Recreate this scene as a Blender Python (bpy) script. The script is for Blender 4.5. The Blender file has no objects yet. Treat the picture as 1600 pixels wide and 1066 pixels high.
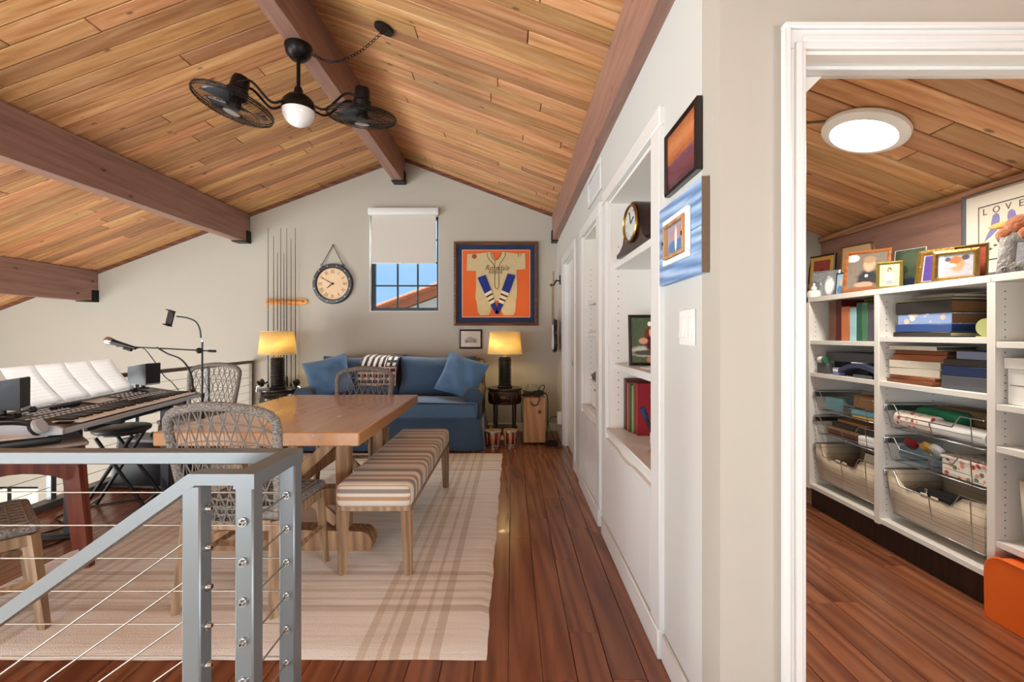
import bpy, bmesh, math, random
from mathutils import Vector, Matrix
random.seed(7)
S = bpy.context.scene
COL = S.collection
R = math.radians
F, H, HY = 711.1, 1.25, 523.5          # focal length in pixels of the 1600 frame, eye height, horizon row

# ------------------------------------------------------------------ camera
cam = bpy.data.cameras.new('camera')
cam.sensor_width = 36.0
cam.lens = 16.0
cam.shift_y = -9.5 / 1600
cam.clip_start = 0.05
camo = bpy.data.objects.new('camera', cam)
camo.location = (0, 0, H)
camo.rotation_euler = (R(90), 0, 0)
COL.objects.link(camo)
S.camera = camo
S.view_settings.view_transform = 'Standard'
S.view_settings.look = 'None'
S.view_settings.exposure = 0.28
S.view_settings.gamma = 1.0
S.view_settings.use_curve_mapping = False

# ------------------------------------------------------------------ sky
world = bpy.data.worlds.new('sky')
S.world = world
world.use_nodes = True
wn, wl = world.node_tree.nodes, world.node_tree.links
bg = wn['Background']
wtc = wn.new('ShaderNodeTexCoord')
wno = wn.new('ShaderNodeTexNoise'); wno.inputs['Scale'].default_value = 5.0; wno.inputs['Detail'].default_value = 7
wrm = wn.new('ShaderNodeValToRGB')
wrm.color_ramp.elements[0].position = .50; wrm.color_ramp.elements[0].color = (.34, .60, .95, 1)
wrm.color_ramp.elements[1].position = .72; wrm.color_ramp.elements[1].color = (.95, .97, 1, 1)
wl.new(wtc.outputs['Generated'], wno.inputs['Vector'])
wl.new(wno.outputs['Fac'], wrm.inputs['Fac'])
wl.new(wrm.outputs['Color'], bg.inputs['Color'])
bg.inputs['Strength'].default_value = 0.95

# ------------------------------------------------------------------ daylight at the windows, plus added fill from south and hall
def area(name, loc, rot, sx, sy, power, color):
    l = bpy.data.lights.new(name, 'AREA'); l.shape = 'RECTANGLE'
    l.size, l.size_y, l.energy, l.color = sx, sy, power, color
    o = bpy.data.objects.new(name, l); o.location = loc; o.rotation_euler = rot
    COL.objects.link(o); return o
area('daylight_west', (-8.75, -.1, -.75), (0, R(-90), 0), 3.5, 5.6, 1100, (.98, .985, 1.0))
area('fill_south', (-3.7, -3.75, .6), (R(90), 0, 0), 4.4, 2.2, 330, (.93, .97, 1.0))  # added fill from behind the camera, placed to reach the left side
area('fill_hall', (3.1, -1.6, 1.4), (0, R(90), 0), 1.3, 2.2, 230, (.93, .97, 1.0))  # added fill from the right, brightens surfaces facing right and camera
area('daylight_east', (-1.4, 6.75, 3.35), (R(-35), 0, 0), 1.6, 1.0, 220, (1.0, .99, .97))

sun = bpy.data.lights.new('sun', 'SUN'); sun.energy = 15.0; sun.angle = R(.6); sun.color = (1, .96, .90)
suno = bpy.data.objects.new('sun', sun); COL.objects.link(suno)
suno.rotation_euler = Vector((.76, .10, -.64)).to_track_quat('-Z', 'Y').to_euler()

# ------------------------------------------------------------------ mesh helpers
class MB:
    def __init__(s, M=None):
        s.v, s.f, s.M = [], [], M or Matrix()
    def add(s, vs, fs):
        o = len(s.v)
        s.v += [s.M @ Vector(v) for v in vs]
        s.f += [tuple(i + o for i in f) for f in fs]
        return s
    def bb(s, x0, x1, y0, y1, z0, z1, bev=0, seg=1):
        return s.box(((x0+x1)/2, (y0+y1)/2, (z0+z1)/2), (abs(x1-x0), abs(y1-y0), abs(z1-z0)), bev, seg)
    def box(s, c, d, bev=0, seg=1, rot=None):
        x, y, z = d[0]/2, d[1]/2, d[2]/2
        m = Matrix.Translation(Vector(c)) @ (rot.to_4x4() if rot else Matrix())
        if not bev:
            vs = [(-x,-y,-z),(x,-y,-z),(x,y,-z),(-x,y,-z),(-x,-y,z),(x,-y,z),(x,y,z),(-x,y,z)]
            fs = [(3,2,1,0),(4,5,6,7),(0,1,5,4),(1,2,6,5),(2,3,7,6),(3,0,4,7)]
            return s.add([m @ Vector(v) for v in vs], fs)
        b = bmesh.new(); bmesh.ops.create_cube(b, size=1)
        for v in b.verts: v.co = Vector((v.co.x*d[0], v.co.y*d[1], v.co.z*d[2]))
        bmesh.ops.bevel(b, geom=b.edges[:], offset=min(bev, min(d)*.49), segments=seg, affect='EDGES', profile=.5)
        b.verts.index_update()
        s.add([m @ v.co for v in b.verts], [tuple(v.index for v in f.verts) for f in b.faces]); b.free()
        return s
    def tube(s, pts, r, n=8, closed=False, rx=None):
        pts = [Vector(p) for p in pts]; k = len(pts)
        rs = r if isinstance(r, (list, tuple)) else [r]*k
        T = []
        for i in range(k):
            a = pts[(i-1) % k] if (closed or i > 0) else pts[i]
            b = pts[(i+1) % k] if (closed or i < k-1) else pts[i]
            t = (b-a); T.append(t.normalized() if t.length > 1e-9 else Vector((0,0,1)))
        up = Vector((0,0,1)) if abs(T[0].z) < .9 else Vector((1,0,0))
        nrm = (up - T[0]*up.dot(T[0])).normalized()
        vs, fs = [], []
        for i in range(k):
            nrm = nrm - T[i]*nrm.dot(T[i])
            nrm = nrm.normalized() if nrm.length > 1e-6 else T[i].orthogonal().normalized()
            bi = T[i].cross(nrm)
            for j in range(n):
                a = 2*math.pi*j/n
                vs.append(pts[i] + (nrm*math.cos(a) + bi*math.sin(a)*(rx or 1))*rs[i])
        for i in range(k if closed else k-1):
            i2 = (i+1) % k
            for j in range(n):
                fs.append((i*n+j, i*n+(j+1) % n, i2*n+(j+1) % n, i2*n+j))
        if not closed:
            fs.append(tuple(range(n))[::-1]); fs.append(tuple((k-1)*n+j for j in range(n)))
        return s.add(vs, fs)
    def cyl(s, p, q, r0, r1=None, n=16):
        return s.tube([p, q], [r0, r0 if r1 is None else r1], n)
    def lathe(s, prof, c=(0,0,0), n=28, rot=None, sx=1, sy=1):
        m = Matrix.Translation(Vector(c)) @ (rot.to_4x4() if rot else Matrix())
        vs, fs = [], []; k = len(prof)
        for r, z in prof:
            for j in range(n):
                a = 2*math.pi*j/n
                vs.append(m @ Vector((r*math.cos(a)*sx, r*math.sin(a)*sy, z)))
        for i in range(k-1):
            for j in range(n):
                fs.append((i*n+j, i*n+(j+1) % n, (i+1)*n+(j+1) % n, (i+1)*n+j))
        if prof[0][0] > 1e-5: fs.append(tuple(range(n))[::-1])
        if prof[-1][0] > 1e-5: fs.append(tuple((k-1)*n+j for j in range(n)))
        return s.add(vs, fs)
    def prism(s, poly, axis, a, b):
        """poly in the two other axes (order x,y,z with AXIS left out), extruded from a to b"""
        n = len(poly)
        def p3(p, t):
            q = list(p); q.insert(axis, t); return q
        vs = [p3(p, a) for p in poly] + [p3(p, b) for p in poly]
        fs = [tuple(range(n))[::-1], tuple(range(n, 2*n))] + [(i, (i+1) % n, n+(i+1) % n, n+i) for i in range(n)]
        return s.add(vs, fs)
    def ball(s, c, r, n=16, sx=1, sy=1, sz=1):
        k = max(6, n//2)
        return s.lathe([(max(1e-6, r*math.sin(math.pi*i/k)), -r*math.cos(math.pi*i/k)*sz) for i in range(k+1)], c, n, None, sx, sy)
    def grid(s, fn, nu, nv):
        vs = [fn(i/nu, j/nv) for j in range(nv+1) for i in range(nu+1)]
        fs = [(j*(nu+1)+i, j*(nu+1)+i+1, (j+1)*(nu+1)+i+1, (j+1)*(nu+1)+i) for j in range(nv) for i in range(nu)]
        return s.add(vs, fs)
    def build(s, name, m, parent=None, world=False, ang=38, keep=False, stuff=False):
        me = bpy.data.meshes.new(name)
        vs = s.v
        loc = Vector((0, 0, 0))
        if parent is not None and world:
            inv = mw(parent).inverted(); vs = [inv @ v for v in vs]
        elif parent is None and not keep and vs:
            xs = [v.x for v in vs]; ys = [v.y for v in vs]; zs = [v.z for v in vs]
            loc = Vector(((min(xs)+max(xs))/2, (min(ys)+max(ys))/2, min(zs)))
            vs = [v - loc for v in vs]
        me.from_pydata([tuple(v) for v in vs], [], s.f)
        b = bmesh.new(); b.from_mesh(me); bmesh.ops.recalc_face_normals(b, faces=b.faces[:]); b.to_mesh(me); b.free()
        me.polygons.foreach_set('use_smooth', [True]*len(me.polygons))
        me.set_sharp_from_angle(angle=R(ang))
        me.materials.append(M[m] if isinstance(m, str) else m)
        o = bpy.data.objects.new(name, me); o.location = loc
        COL.objects.link(o)
        if parent is not None: o.parent = parent
        if stuff: o['kind'] = 'stuff'
        return o
def mw(o):
    return (mw(o.parent) if o.parent else Matrix()) @ o.matrix_basis
def P(px, py, D):
    return Vector(((px-800)/F*D, D, H-(py-HY)/F*D))
def tag(o, label, cat, group=None):
    o['label'] = label; o['category'] = cat
    if group: o['group'] = group
    return o
def thing(name, label, cat, loc=(0,0,0), rotz=0, group=None):
    o = bpy.data.objects.new(name, None); o.empty_display_size = .1
    o.location = loc; o.rotation_euler = (0, 0, rotz); COL.objects.link(o)
    return tag(o, label, cat, group)
def struct(o):
    o['kind'] = 'structure'; return o
def sroot(name, loc=(0,0,0)):
    o = bpy.data.objects.new(name, None); o.location = loc; COL.objects.link(o); o['kind'] = 'structure'; return o
def dup(root, loc, rotz, label=None):
    r = root.copy(); COL.objects.link(r); r.location = loc; r.rotation_euler = (0, 0, rotz)
    if label: r['label'] = label
    for ch in list(root.children):
        c = ch.copy(); COL.objects.link(c); c.parent = r
        for g in list(ch.children):
            d = g.copy(); COL.objects.link(d); d.parent = c
    return r
def share(o, loc, parent, rot=None):
    c = o.copy(); COL.objects.link(c); c.location = loc; c.parent = parent
    if rot: c.rotation_euler = rot
    return c
def lerp(a, b, t): return a + (b-a)*t
def spline(pts, k=8):
    """Catmull-Rom through points"""
    p = [Vector(q) for q in pts]; p = [p[0]*2-p[1]] + p + [p[-1]*2-p[-2]]
    out = []
    for i in range(1, len(p)-2):
        for j in range(k):
            t = j/k
            out.append(.5*((2*p[i]) + (p[i+1]-p[i-1])*t + (2*p[i-1]-5*p[i]+4*p[i+1]-p[i+2])*t*t + (3*p[i]-p[i-1]-3*p[i+1]+p[i+2])*t**3))
    out.append(p[-2]); return out
def text_obj(name, body, size, m, parent, loc, rot, extrude=.0008, shear=0, align='CENTER', space=1.0, sx=1.0):
    cu = bpy.data.curves.new('lettering', 'FONT'); cu.body = body; cu.size = size; cu.extrude = extrude
    cu.shear = shear; cu.align_x = align; cu.align_y = 'CENTER'; cu.space_character = space; cu.resolution_u = 3
    t = bpy.data.objects.new('lettering_source', cu); COL.objects.link(t)
    dg = bpy.context.evaluated_depsgraph_get()
    me = bpy.data.meshes.new_from_object(t.evaluated_get(dg))
    bpy.data.objects.remove(t); bpy.data.curves.remove(cu)
    me.materials.clear(); me.materials.append(M[m] if isinstance(m, str) else m)
    o = bpy.data.objects.new(name, me); o.location = loc; o.rotation_euler = rot; o.scale = (sx, 1, 1); o.parent = parent
    COL.objects.link(o); return o

# ------------------------------------------------------------------ materials
M = {}
def srgb(h):
    h = h.lstrip('#'); c = [int(h[i:i+2], 16)/255 for i in (0, 2, 4)]
    return tuple(x/12.92 if x <= .04045 else ((x+.055)/1.055)**2.4 for x in c) + (1,)
def C(c): return srgb(c) if isinstance(c, str) else (tuple(c) + (1,))[:4]
class N:
    """tiny node helper"""
    def __init__(s, name):
        s.m = bpy.data.materials.new(name); s.m.use_nodes = True
        s.t = s.m.node_tree; s.n = s.t.nodes; s.l = s.t.links
        s.b = s.n['Principled BSDF']; M[name] = s.m
    def new(s, kind, **kw):
        n = s.n.new('ShaderNode'+kind)
        for k, v in kw.items(): setattr(n, k, v)
        return n
    def link(s, a, b): s.l.new(a, b)
    def math(s, op, a, b=None, c=None):
        n = s.new('Math', operation=op)
        for i, v in enumerate((a, b, c)):
            if v is None: continue
            if isinstance(v, (int, float)): n.inputs[i].default_value = v
            else: s.link(v, n.inputs[i])
        return n.outputs[0]
    def vmath(s, op, a, b):
        n = s.new('VectorMath', operation=op)
        for i, v in enumerate((a, b)):
            if isinstance(v, (tuple, list)): n.inputs[i].default_value = v
            else: s.link(v, n.inputs[i])
        return n.outputs[1] if op in ('LENGTH', 'DOT_PRODUCT', 'DISTANCE') else n.outputs[0]
    def mix(s, f, a, b, blend='MIX'):
        n = s.new('Mix', data_type='RGBA', blend_type=blend)
        for sock, v in ((n.inputs[0], f), (n.inputs[6], a), (n.inputs[7], b)):
            if isinstance(v, (int, float)): sock.default_value = v
            elif isinstance(v, (tuple, str)): sock.default_value = C(v)
            else: s.link(v, sock)
        return n.outputs[2]
    def ramp(s, f, stops, interp='LINEAR'):
        n = s.new('ValToRGB'); r = n.color_ramp; r.interpolation = interp
        while len(r.elements) < len(stops): r.elements.new(.5)
        for e, (p, c) in zip(r.elements, stops): e.position = p; e.color = C(c)
        if f is not None: s.link(f, n.inputs[0])
        return n.outputs[0]
    def noise(s, vec, scale, detail=4, rough=.55, dist=0):
        n = s.new('TexNoise'); n.inputs['Scale'].default_value = scale; n.inputs['Detail'].default_value = detail
        n.inputs['Roughness'].default_value = rough; n.inputs['Distortion'].default_value = dist
        if vec is not None: s.link(vec, n.inputs['Vector'])
        return n.outputs['Fac']
    def coord(s, kind='Object'): return s.new('TexCoord').outputs[kind]
    def bump(s, h, strength, dist=.01):
        n = s.new('Bump'); n.inputs['Strength'].default_value = strength; n.inputs['Distance'].default_value = dist
        s.link(h, n.inputs['Height']); s.link(n.outputs[0], s.b.inputs['Normal'])
    def col(s, c):
        if isinstance(c, (tuple, str)): s.b.inputs['Base Color'].default_value = C(c)
        else: s.link(c, s.b.inputs['Base Color'])
    def set(s, **kw):
        for k, v in kw.items():
            s.b.inputs[{'rough': 'Roughness', 'metal': 'Metallic', 'spec': 'Specular IOR Level', 'trans': 'Transmission Weight',
                        'coat': 'Coat Weight', 'sheen': 'Sheen Weight', 'ior': 'IOR', 'sss': 'Subsurface Weight'}[k]].default_value = v
        return s
def plain(name, c, rough=.5, metal=0, var=.06, scale=25, bump=0, **kw):
    """one colour with a faint procedural unevenness"""
    n = N(name); v = n.noise(n.coord(), scale, 3)
    n.col(n.mix(n.math('MULTIPLY', v, var*2), C(c), tuple(x*.55 for x in C(c)[:3])))
    n.set(rough=rough, metal=metal, **kw)
    if bump: n.bump(v, bump, .004)
    return n.m
def wood(name, stops, axis=0, grain=1.0, rough=.5, vary=.18, knots=0, knotcol='#2a160c', coat=0, bump=.12, rings=.35, spec=.5, hue=.0):
    n = N(name); info = n.new('ObjectInfo')
    rnd = n.new('Combine'+'XYZ')
    n.link(n.math('MULTIPLY', info.outputs['Random'], 37.0), rnd.inputs[0])
    n.link(n.math('MULTIPLY', info.outputs['Random'], 91.0), rnd.inputs[1])
    n.link(n.math('MULTIPLY', info.outputs['Random'], 13.0), rnd.inputs[2])
    p = n.vmath('ADD', n.coord(), rnd.outputs[0])
    sc = [14*grain]*3; sc[axis] = 1.1*grain
    q = n.vmath('MULTIPLY', p, tuple(sc))
    g = n.noise(q, 1.6, 7, .62, .9)
    sc2 = [9*grain]*3; sc2[axis] = .55*grain
    q2 = n.vmath('MULTIPLY', p, tuple(sc2))
    w = n.new('TexWave', wave_type='BANDS', bands_direction='DIAGONAL'); w.inputs['Scale'].default_value = 1.3
    w.inputs['Distortion'].default_value = 9; w.inputs['Detail'].default_value = 3; w.inputs['Detail Scale'].default_value = .8
    n.link(q2, w.inputs['Vector'])
    fac = n.math('ADD', n.math('MULTIPLY', g, 1-rings), n.math('MULTIPLY', w.outputs['Fac'], rings))
    c = n.ramp(fac, stops)
    if knots:
        sk = [9.0]*3; sk[axis] = 4.2
        vo = n.new('TexVoronoi'); vo.inputs['Scale'].default_value = knots; n.link(n.vmath('MULTIPLY', p, tuple(sk)), vo.inputs['Vector'])
        kf = n.ramp(vo.outputs['Distance'], [(.0, (1,1,1)), (.06, (.8,.8,.8)), (.115, (0,0,0))])
        c = n.mix(n.math('MULTIPLY', kf, .85), c, knotcol)
    hs = n.new('HueSaturation')
    n.link(n.math('ADD', n.math('MULTIPLY', info.outputs['Random'], 2*vary), 1-vary), hs.inputs['Value'])
    if hue: n.link(n.math('ADD', n.math('MULTIPLY', n.math('FRACT', n.math('MULTIPLY', info.outputs['Random'], 7.31)), hue), .5-hue*.5), hs.inputs['Hue'])
    n.link(c, hs.inputs['Color']); n.col(hs.outputs[0])
    n.set(rough=rough, coat=coat, spec=spec)
    if bump: n.bump(fac, bump, .003)
    return n.m
def photo(name, base, blobs, top=None, rough=.25):
    """flat printed picture: soft ellipses (cx, cy, rx, ry, colour) over a ground; Generated x/z run 0..1 over the print"""
    n = N(name); g = n.vmath('MULTIPLY', n.coord('Generated'), (1, 0, 1))
    nz = n.noise(g, 9, 4)
    c = n.mix(nz, base, top or base)
    for cx, cy, rx, ry, colr in blobs:
        d = n.vmath('LENGTH', n.vmath('MULTIPLY', n.vmath('SUBTRACT', g, (cx, 0, cy)), (1/rx, 0, 1/ry)), (0, 0, 0))
        d = n.math('ADD', d, n.math('MULTIPLY', n.math('SUBTRACT', nz, .5), .5))
        c = n.mix(n.ramp(d, [(.68, (1,1,1)), (1.04, (0,0,0))]), c, colr)
    n.col(c); n.set(rough=rough)
    return n.m
def metal(name, c, rough=.3): return plain(name, c, rough, 1.0, .03)

def wallmat(name, c, var=.10, bump=.12):
    n = N(name); p = n.coord()
    a = n.noise(p, 1.7, 5, .6, .4); b = n.noise(p, 26, 4, .6)
    col = n.mix(n.math('MULTIPLY', a, var*2), C(c), tuple(x*.78 for x in C(c)[:3]))
    n.col(col); n.set(rough=.75, spec=.3); n.bump(n.math('ADD', n.math('MULTIPLY', a, .6), n.math('MULTIPLY', b, .4)), bump, .01)
wallmat('plaster', '#b3aea4')
wallmat('plaster_white', '#c6c7c4')
plain('white_paint', '#dddedd', .35, var=.03)
plain('white_melamine', '#e4e0da', .4, var=.02)
plain('soffit_white', '#e8e4dc', .5, var=.03)
wood('cedar', [(.22, '#955f3b'), (.42, '#b98354'), (.58, '#ca986a'), (.80, '#dcb68c')], grain=.75, rough=.42, vary=.27, knots=.85, knotcol='#4a2a18', bump=.2, rings=.12, hue=.02)
wood('cedar_under', [(.2, '#24130a'), (.8, '#38200f')], rough=.7, vary=.05)
wood('beam_wood', [(.22, '#73554c'), (.45, '#8f6b5f'), (.62, '#9d7668'), (.82, '#ab8778')], axis=1, grain=.7, rough=.45, vary=.06, knots=.75, bump=.2, rings=.08)
wood('trim_wood', [(.25, '#4d2a1c'), (.7, '#7a4a33')], axis=0, rough=.55, vary=.05)
wood('cedar_trim', [(.25, '#8d5f41'), (.7, '#b98a66')], axis=1, rough=.55, vary=.05)
wood('oak_floor', [(.18, '#562c1b'), (.40, '#79462e'), (.60, '#885236'), (.85, '#9b6647')], axis=1, grain=.75, rough=.26, vary=.14, bump=.06, rings=.30, coat=.1)
wood('seam_glint', [(.2, '#a88468'), (.8, '#c8a88e')], axis=1, rough=.6, vary=.05)  # pale tone stands in for light glinting off the plank bevels
wood('table_wood', [(.2, '#9a6234'), (.5, '#bb7e45'), (.8, '#cd9254')], axis=1, grain=.7, rough=.3, vary=.04, bump=.05, rings=.3)
wood('trestle_wood', [(.2, '#7d5a3c'), (.5, '#9c7450'), (.8, '#b48b64')], axis=2, grain=.8, rough=.5, vary=.08)
wood('chair_wood', [(.2, '#755a43'), (.5, '#927457'), (.8, '#ab8c6c')], axis=2, grain=1.2, rough=.5, vary=.08)
wood('dark_wood', [(.2, '#170a07'), (.5, '#2a120d'), (.8, '#3d1d15')], axis=2, grain=1.0, rough=.3, vary=.05, coat=.2)
wood('espresso', [(.2, '#120b0a'), (.5, '#1d1312'), (.8, '#2a1b19')], axis=2, grain=1.0, rough=.3, vary=.05, coat=.2)
wood('mahogany', [(.2, '#4a1d12'), (.5, '#6b2f1f'), (.8, '#82422d')], axis=2, grain=1.0, rough=.35, vary=.06)
wood('cajon_wood', [(.2, '#a3754c'), (.5, '#b98a5e'), (.8, '#cba175')], axis=2, grain=.7, rough=.5, vary=.03)
wood('pine_rack', [(.2, '#b5712c'), (.5, '#d08f45'), (.8, '#e0a860')], axis=0, grain=1.0, rough=.4, vary=.03)
wood('frame_brown', [(.2, '#4e3526'), (.6, '#6b4b36'), (.85, '#7d5b43')], axis=0, grain=1.2, rough=.35, vary=.05)
wood('frame_oak', [(.2, '#8a4d22'), (.6, '#b06a34'), (.85, '#c58046')], axis=0, grain=1.2, rough=.35, vary=.03)
wood('blue_board', [(.2, '#4f6f9a'), (.5, '#7d9fc9'), (.8, '#b9d0ea')], axis=0, grain=1.3, rough=.55, vary=.06)
plain('black_plastic', '#16171a', .42, var=.1)
plain('black_satin', '#1c1d20', .35, var=.08)
plain('black_leather', '#24262a', .38, var=.2, bump=.2, scale=140)
plain('black_metal', '#1d1b1c', .4, .6)
plain('window_black', '#101a1d', .4, .3)
plain('grille_black', '#202225', .7, var=.3, scale=300, bump=.3)
metal('steel', '#b9bcc0', .3)
metal('chrome', '#d6d8da', .15)
metal('brass', '#b08d4f', .3)
plain('rail_paint', '#707375', .36, .4)
metal('cable_steel', '#a8a299', .35)
plain('silver_plastic', '#b4b8be', .45, .1)
plain('ivory_keys', '#f6f4ee', .6, spec=.15)
plain('screen_grey', '#c9c6bf', .3)
plain('button_white', '#e3e4e6', .6, spec=.2)
plain('paper_white', '#f4f4f4', .7)
plain('white_plastic', '#eceae6', .35)
plain('rubber', '#121212', .7)
n = N('denim')
dv = n.noise(n.coord(), 160, 3, .6); db = n.noise(n.coord(), 3.5, 3)
n.col(n.mix(dv, n.mix(db, '#385473', '#46698d'), '#2a4460')); n.set(rough=.8, sheen=.3); n.bump(dv, .3, .003)
n = N('denim_light')
dv = n.noise(n.coord(), 160, 3, .6)
n.col(n.mix(dv, '#587fa8', '#406890')); n.set(rough=.8, sheen=.3); n.bump(dv, .3, .003)
plain('piping_grey', '#6f6a63', .8)
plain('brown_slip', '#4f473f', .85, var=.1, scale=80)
plain('rope_grey', '#817a73', .85, var=.35, scale=90, bump=.8)
n = N('rope_wrap')
wv = n.new('TexNoise'); wv.inputs['Scale'].default_value = 110; wv.inputs['Detail'].default_value = 2
n.link(n.vmath('MULTIPLY', n.coord(), (1, 1, 1.6)), wv.inputs['Vector'])
n.col(n.ramp(wv.outputs['Fac'], [(.3, '#4f4a47'), (.55, '#837c76'), (.75, '#a39b93')])); n.set(rough=.9); n.bump(wv.outputs['Fac'], 1, .006)
def striped(name, coordidx, period, stops, rough=.9, end=None):
    n = N(name); sp = n.new('SeparateXYZ'); n.link(n.coord(), sp.inputs[0]); c = sp.outputs[coordidx]
    if end is not None:
        ns = n.new('SeparateXYZ'); n.link(n.coord('Normal'), ns.inputs[0])
        isend = n.math('GREATER_THAN', n.math('ABSOLUTE', ns.outputs[coordidx]), .72)
        c = n.math('ADD', n.math('MULTIPLY', c, n.math('SUBTRACT', 1, isend)), n.math('MULTIPLY', n.math('MULTIPLY', sp.outputs[end], 2.2), isend))
    nz = n.noise(n.coord(), 220, 2)
    f = n.math('FRACT', n.math('DIVIDE', n.math('ADD', c, 10*period), period))
    col = n.ramp(f, stops, 'CONSTANT')
    n.col(n.mix(n.math('MULTIPLY', nz, .35), col, '#6a5a4c')); n.set(rough=rough, sheen=.2); n.bump(nz, .35, .003)
    return n.m
striped('bench_fabric', 1, .40, [(0, '#d8cdbf'), (.16, '#b48c6c'), (.27, '#dfd4c6'), (.36, '#8b7f76'), (.48, '#d8cbbb'), (.56, '#a98566'), (.66, '#ded3c5'), (.80, '#7f766f'), (.92, '#c3ab92')], end=2)
striped('canvas_liner', 2, .045, [(0, '#d9c6ab'), (.86, '#b39a7c'), (.93, '#c9b496')])
striped('bongo_stave', 0, .05, [(0, '#8d1d18'), (.55, '#d9b78d'), (.85, '#8d1d18')], .3)
n = N('linen_shade')
nz = n.noise(n.coord(), 60, 4, .6)
n.col(n.mix(nz, '#efe0bd', '#d9c391')); n.set(rough=.9)
tr = n.new('BsdfTranslucent'); tr.inputs['Color'].default_value = C('#f4e2b0')
mx = n.new('MixShader'); mx.inputs[0].default_value = .55
n.link(n.b.outputs[0], mx.inputs[1]); n.link(tr.outputs[0], mx.inputs[2]); n.link(mx.outputs[0], n.n['Material Output'].inputs[0])
def glassy(name, tint, gloss=.08, rough=.02, fres=.30):
    n = N(name); t = n.new('BsdfTransparent'); t.inputs[0].default_value = C(tint)
    g = n.new('BsdfGlossy'); g.inputs['Roughness'].default_value = rough
    fr = n.new('LayerWeight'); fr.inputs[0].default_value = .25
    mx = n.new('MixShader'); n.link(n.math('ADD', n.math('MULTIPLY', fr.outputs['Fresnel'], fres), gloss*.12), mx.inputs[0])
    n.link(t.outputs[0], mx.inputs[1]); n.link(g.outputs[0], mx.inputs[2]); n.link(mx.outputs[0], n.n['Material Output'].inputs[0])
glassy('window_glass', (.96, .98, .98))
glassy('clear_glass', (.93, .95, .95), .15)
glassy('picture_glass', (.97, .97, .97), .0, .02, .06)
glassy('fan_blade', (.55, .58, .62), .2, .2)
glassy('plastic_bag', (.72, .84, .9), .4, .25)
n = N('globe_glass'); n.col('#f2f2f2'); n.set(rough=.2)
def emit(name, c, s):
    n = N(name); e = n.new('Emission'); e.inputs[0].default_value = C(c); e.inputs[1].default_value = s
    n.link(e.outputs[0], n.n['Material Output'].inputs[0])
emit('lamp_disc', '#fff6ea', 14.0)
emit('bulb_warm', '#ffcf7a', 18.0)

# ================================================================== THE SETTING
YF = 5.906            # far wall
XW = .585             # wall on the right with the built-in bookcases
YD = 1.28             # wall with the closet doorway
PITCH = .375
TH = math.atan(PITCH)
def zr(x): return 3.56 - PITCH*abs(x + 1.44)

# ---- floor: planks laid along the depth of the room
floor = sroot('floor')
b = MB()
b.bb(-.62, 2.65, -3.2, YF+.1, -.3, -.014); b.bb(-3.44, -.62, 1.22, YF+.1, -.3, -.014)
b.build('subfloor', 'seam_glint', floor)
def planks(x0, x1, y0, y1, parent):
    x = x0
    while x < x1 - .01:
        xe = min(x + .1263, x1); y = y0 - random.uniform(0, .9)
        while y < y1:
            L = random.choice((.62, .8, .95, 1.15, 1.3, 1.45)); ya, yb = max(y, y0), min(y+L, y1); y += L
            if yb - ya < .04: continue
            o = MB().box((0, 0, 0), (xe-x-.0026, yb-ya-.0010, .014), .0012).build('floor_plank', 'oak_floor', parent)
            o.location = ((x+xe)/2, (ya+yb)/2, -.007)
        x = xe
xs0 = -.0143 - .1263*26
planks(xs0-.1263, -.0143-.1263*4, 1.36, YF, floor)
planks(-.0143-.1263*4, -.0143+.1263*5, .85, YF, floor)
planks(-.0143+.1263*5, -.0143+.1263*7, .85, YD+.12, floor)
planks(-.0143+.1263*7, 2.2, .95, 3.75, floor)

# ---- lower storey seen over the loft edge
n = N('lower_tile'); n.col(n.mix(n.noise(n.coord(), 2), '#eae2d4', '#d8cdbb')); n.set(rough=.35)
struct(MB().bb(-8.4, 2.6, -3.4, YF+.2, -2.95, -2.75).build('floor_lower', 'lower_tile'))

# ---- ceiling: boards running up the slope
ceil_ = sroot('ceiling')
b = MB()
b.prism([(-8.5, zr(-8.5)+.022), (-1.44, zr(-1.44)+.022), (2.75, zr(2.75)+.022), (2.75, zr(2.75)+.16), (-1.44, zr(-1.44)+.16), (-8.5, zr(-8.5)+.16)], 1, -3.4, YF+.2)
b.build('roof_deck', 'cedar_under', ceil_)
b = MB()
for xa, xb in ((-8.5, -1.44), (-1.44, 2.75)): b.prism([(xa, zr(xa)+.002), (xb, zr(xb)+.002), (xb, zr(xb)+.0215), (xa, zr(xa)+.0215)], 1, -3.4, 1.38)
b.build('ceiling_lining', 'cedar', ceil_)
def boards(xa, xb, y0, y1, w, side, parent, lens):
    """xa -> xb horizontally, split into butt-jointed boards along the slope"""
    y = y1
    while y > y0:
        ya = max(y - w, y0); x = xa - random.uniform(0, 1.2)
        while x < xb:
            L = random.choice(lens); p, q = max(x, xa), min(x+L, xb); x += L
            if q - p < .06: 
                continue
            ln = (q-p)/math.cos(TH)
            dz = random.uniform(0, .003)
            o = MB().box((0, 0, 0), (ln-.006, y-ya-.009, .02), .003).build('ceiling_board', 'cedar', parent)
            xc = (p+q)/2
            o.location = (xc, (y+ya)/2, zr(xc)+.010+dz); o.rotation_euler = (0, -TH if side < 0 else TH, 0)
        y = ya
boards(-7.0, -1.44, 1.40, YF, .1225, -1, ceil_, (1.6, 2.2, 2.9, 3.6))
boards(-1.44, .62, 1.40, YF, .1225, 1, ceil_, (1.4, 2.0, 2.6))
boards(.83, 2.62, 1.42, 3.75, .135, 1, ceil_, (1.1, 1.7, 2.2))

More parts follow.
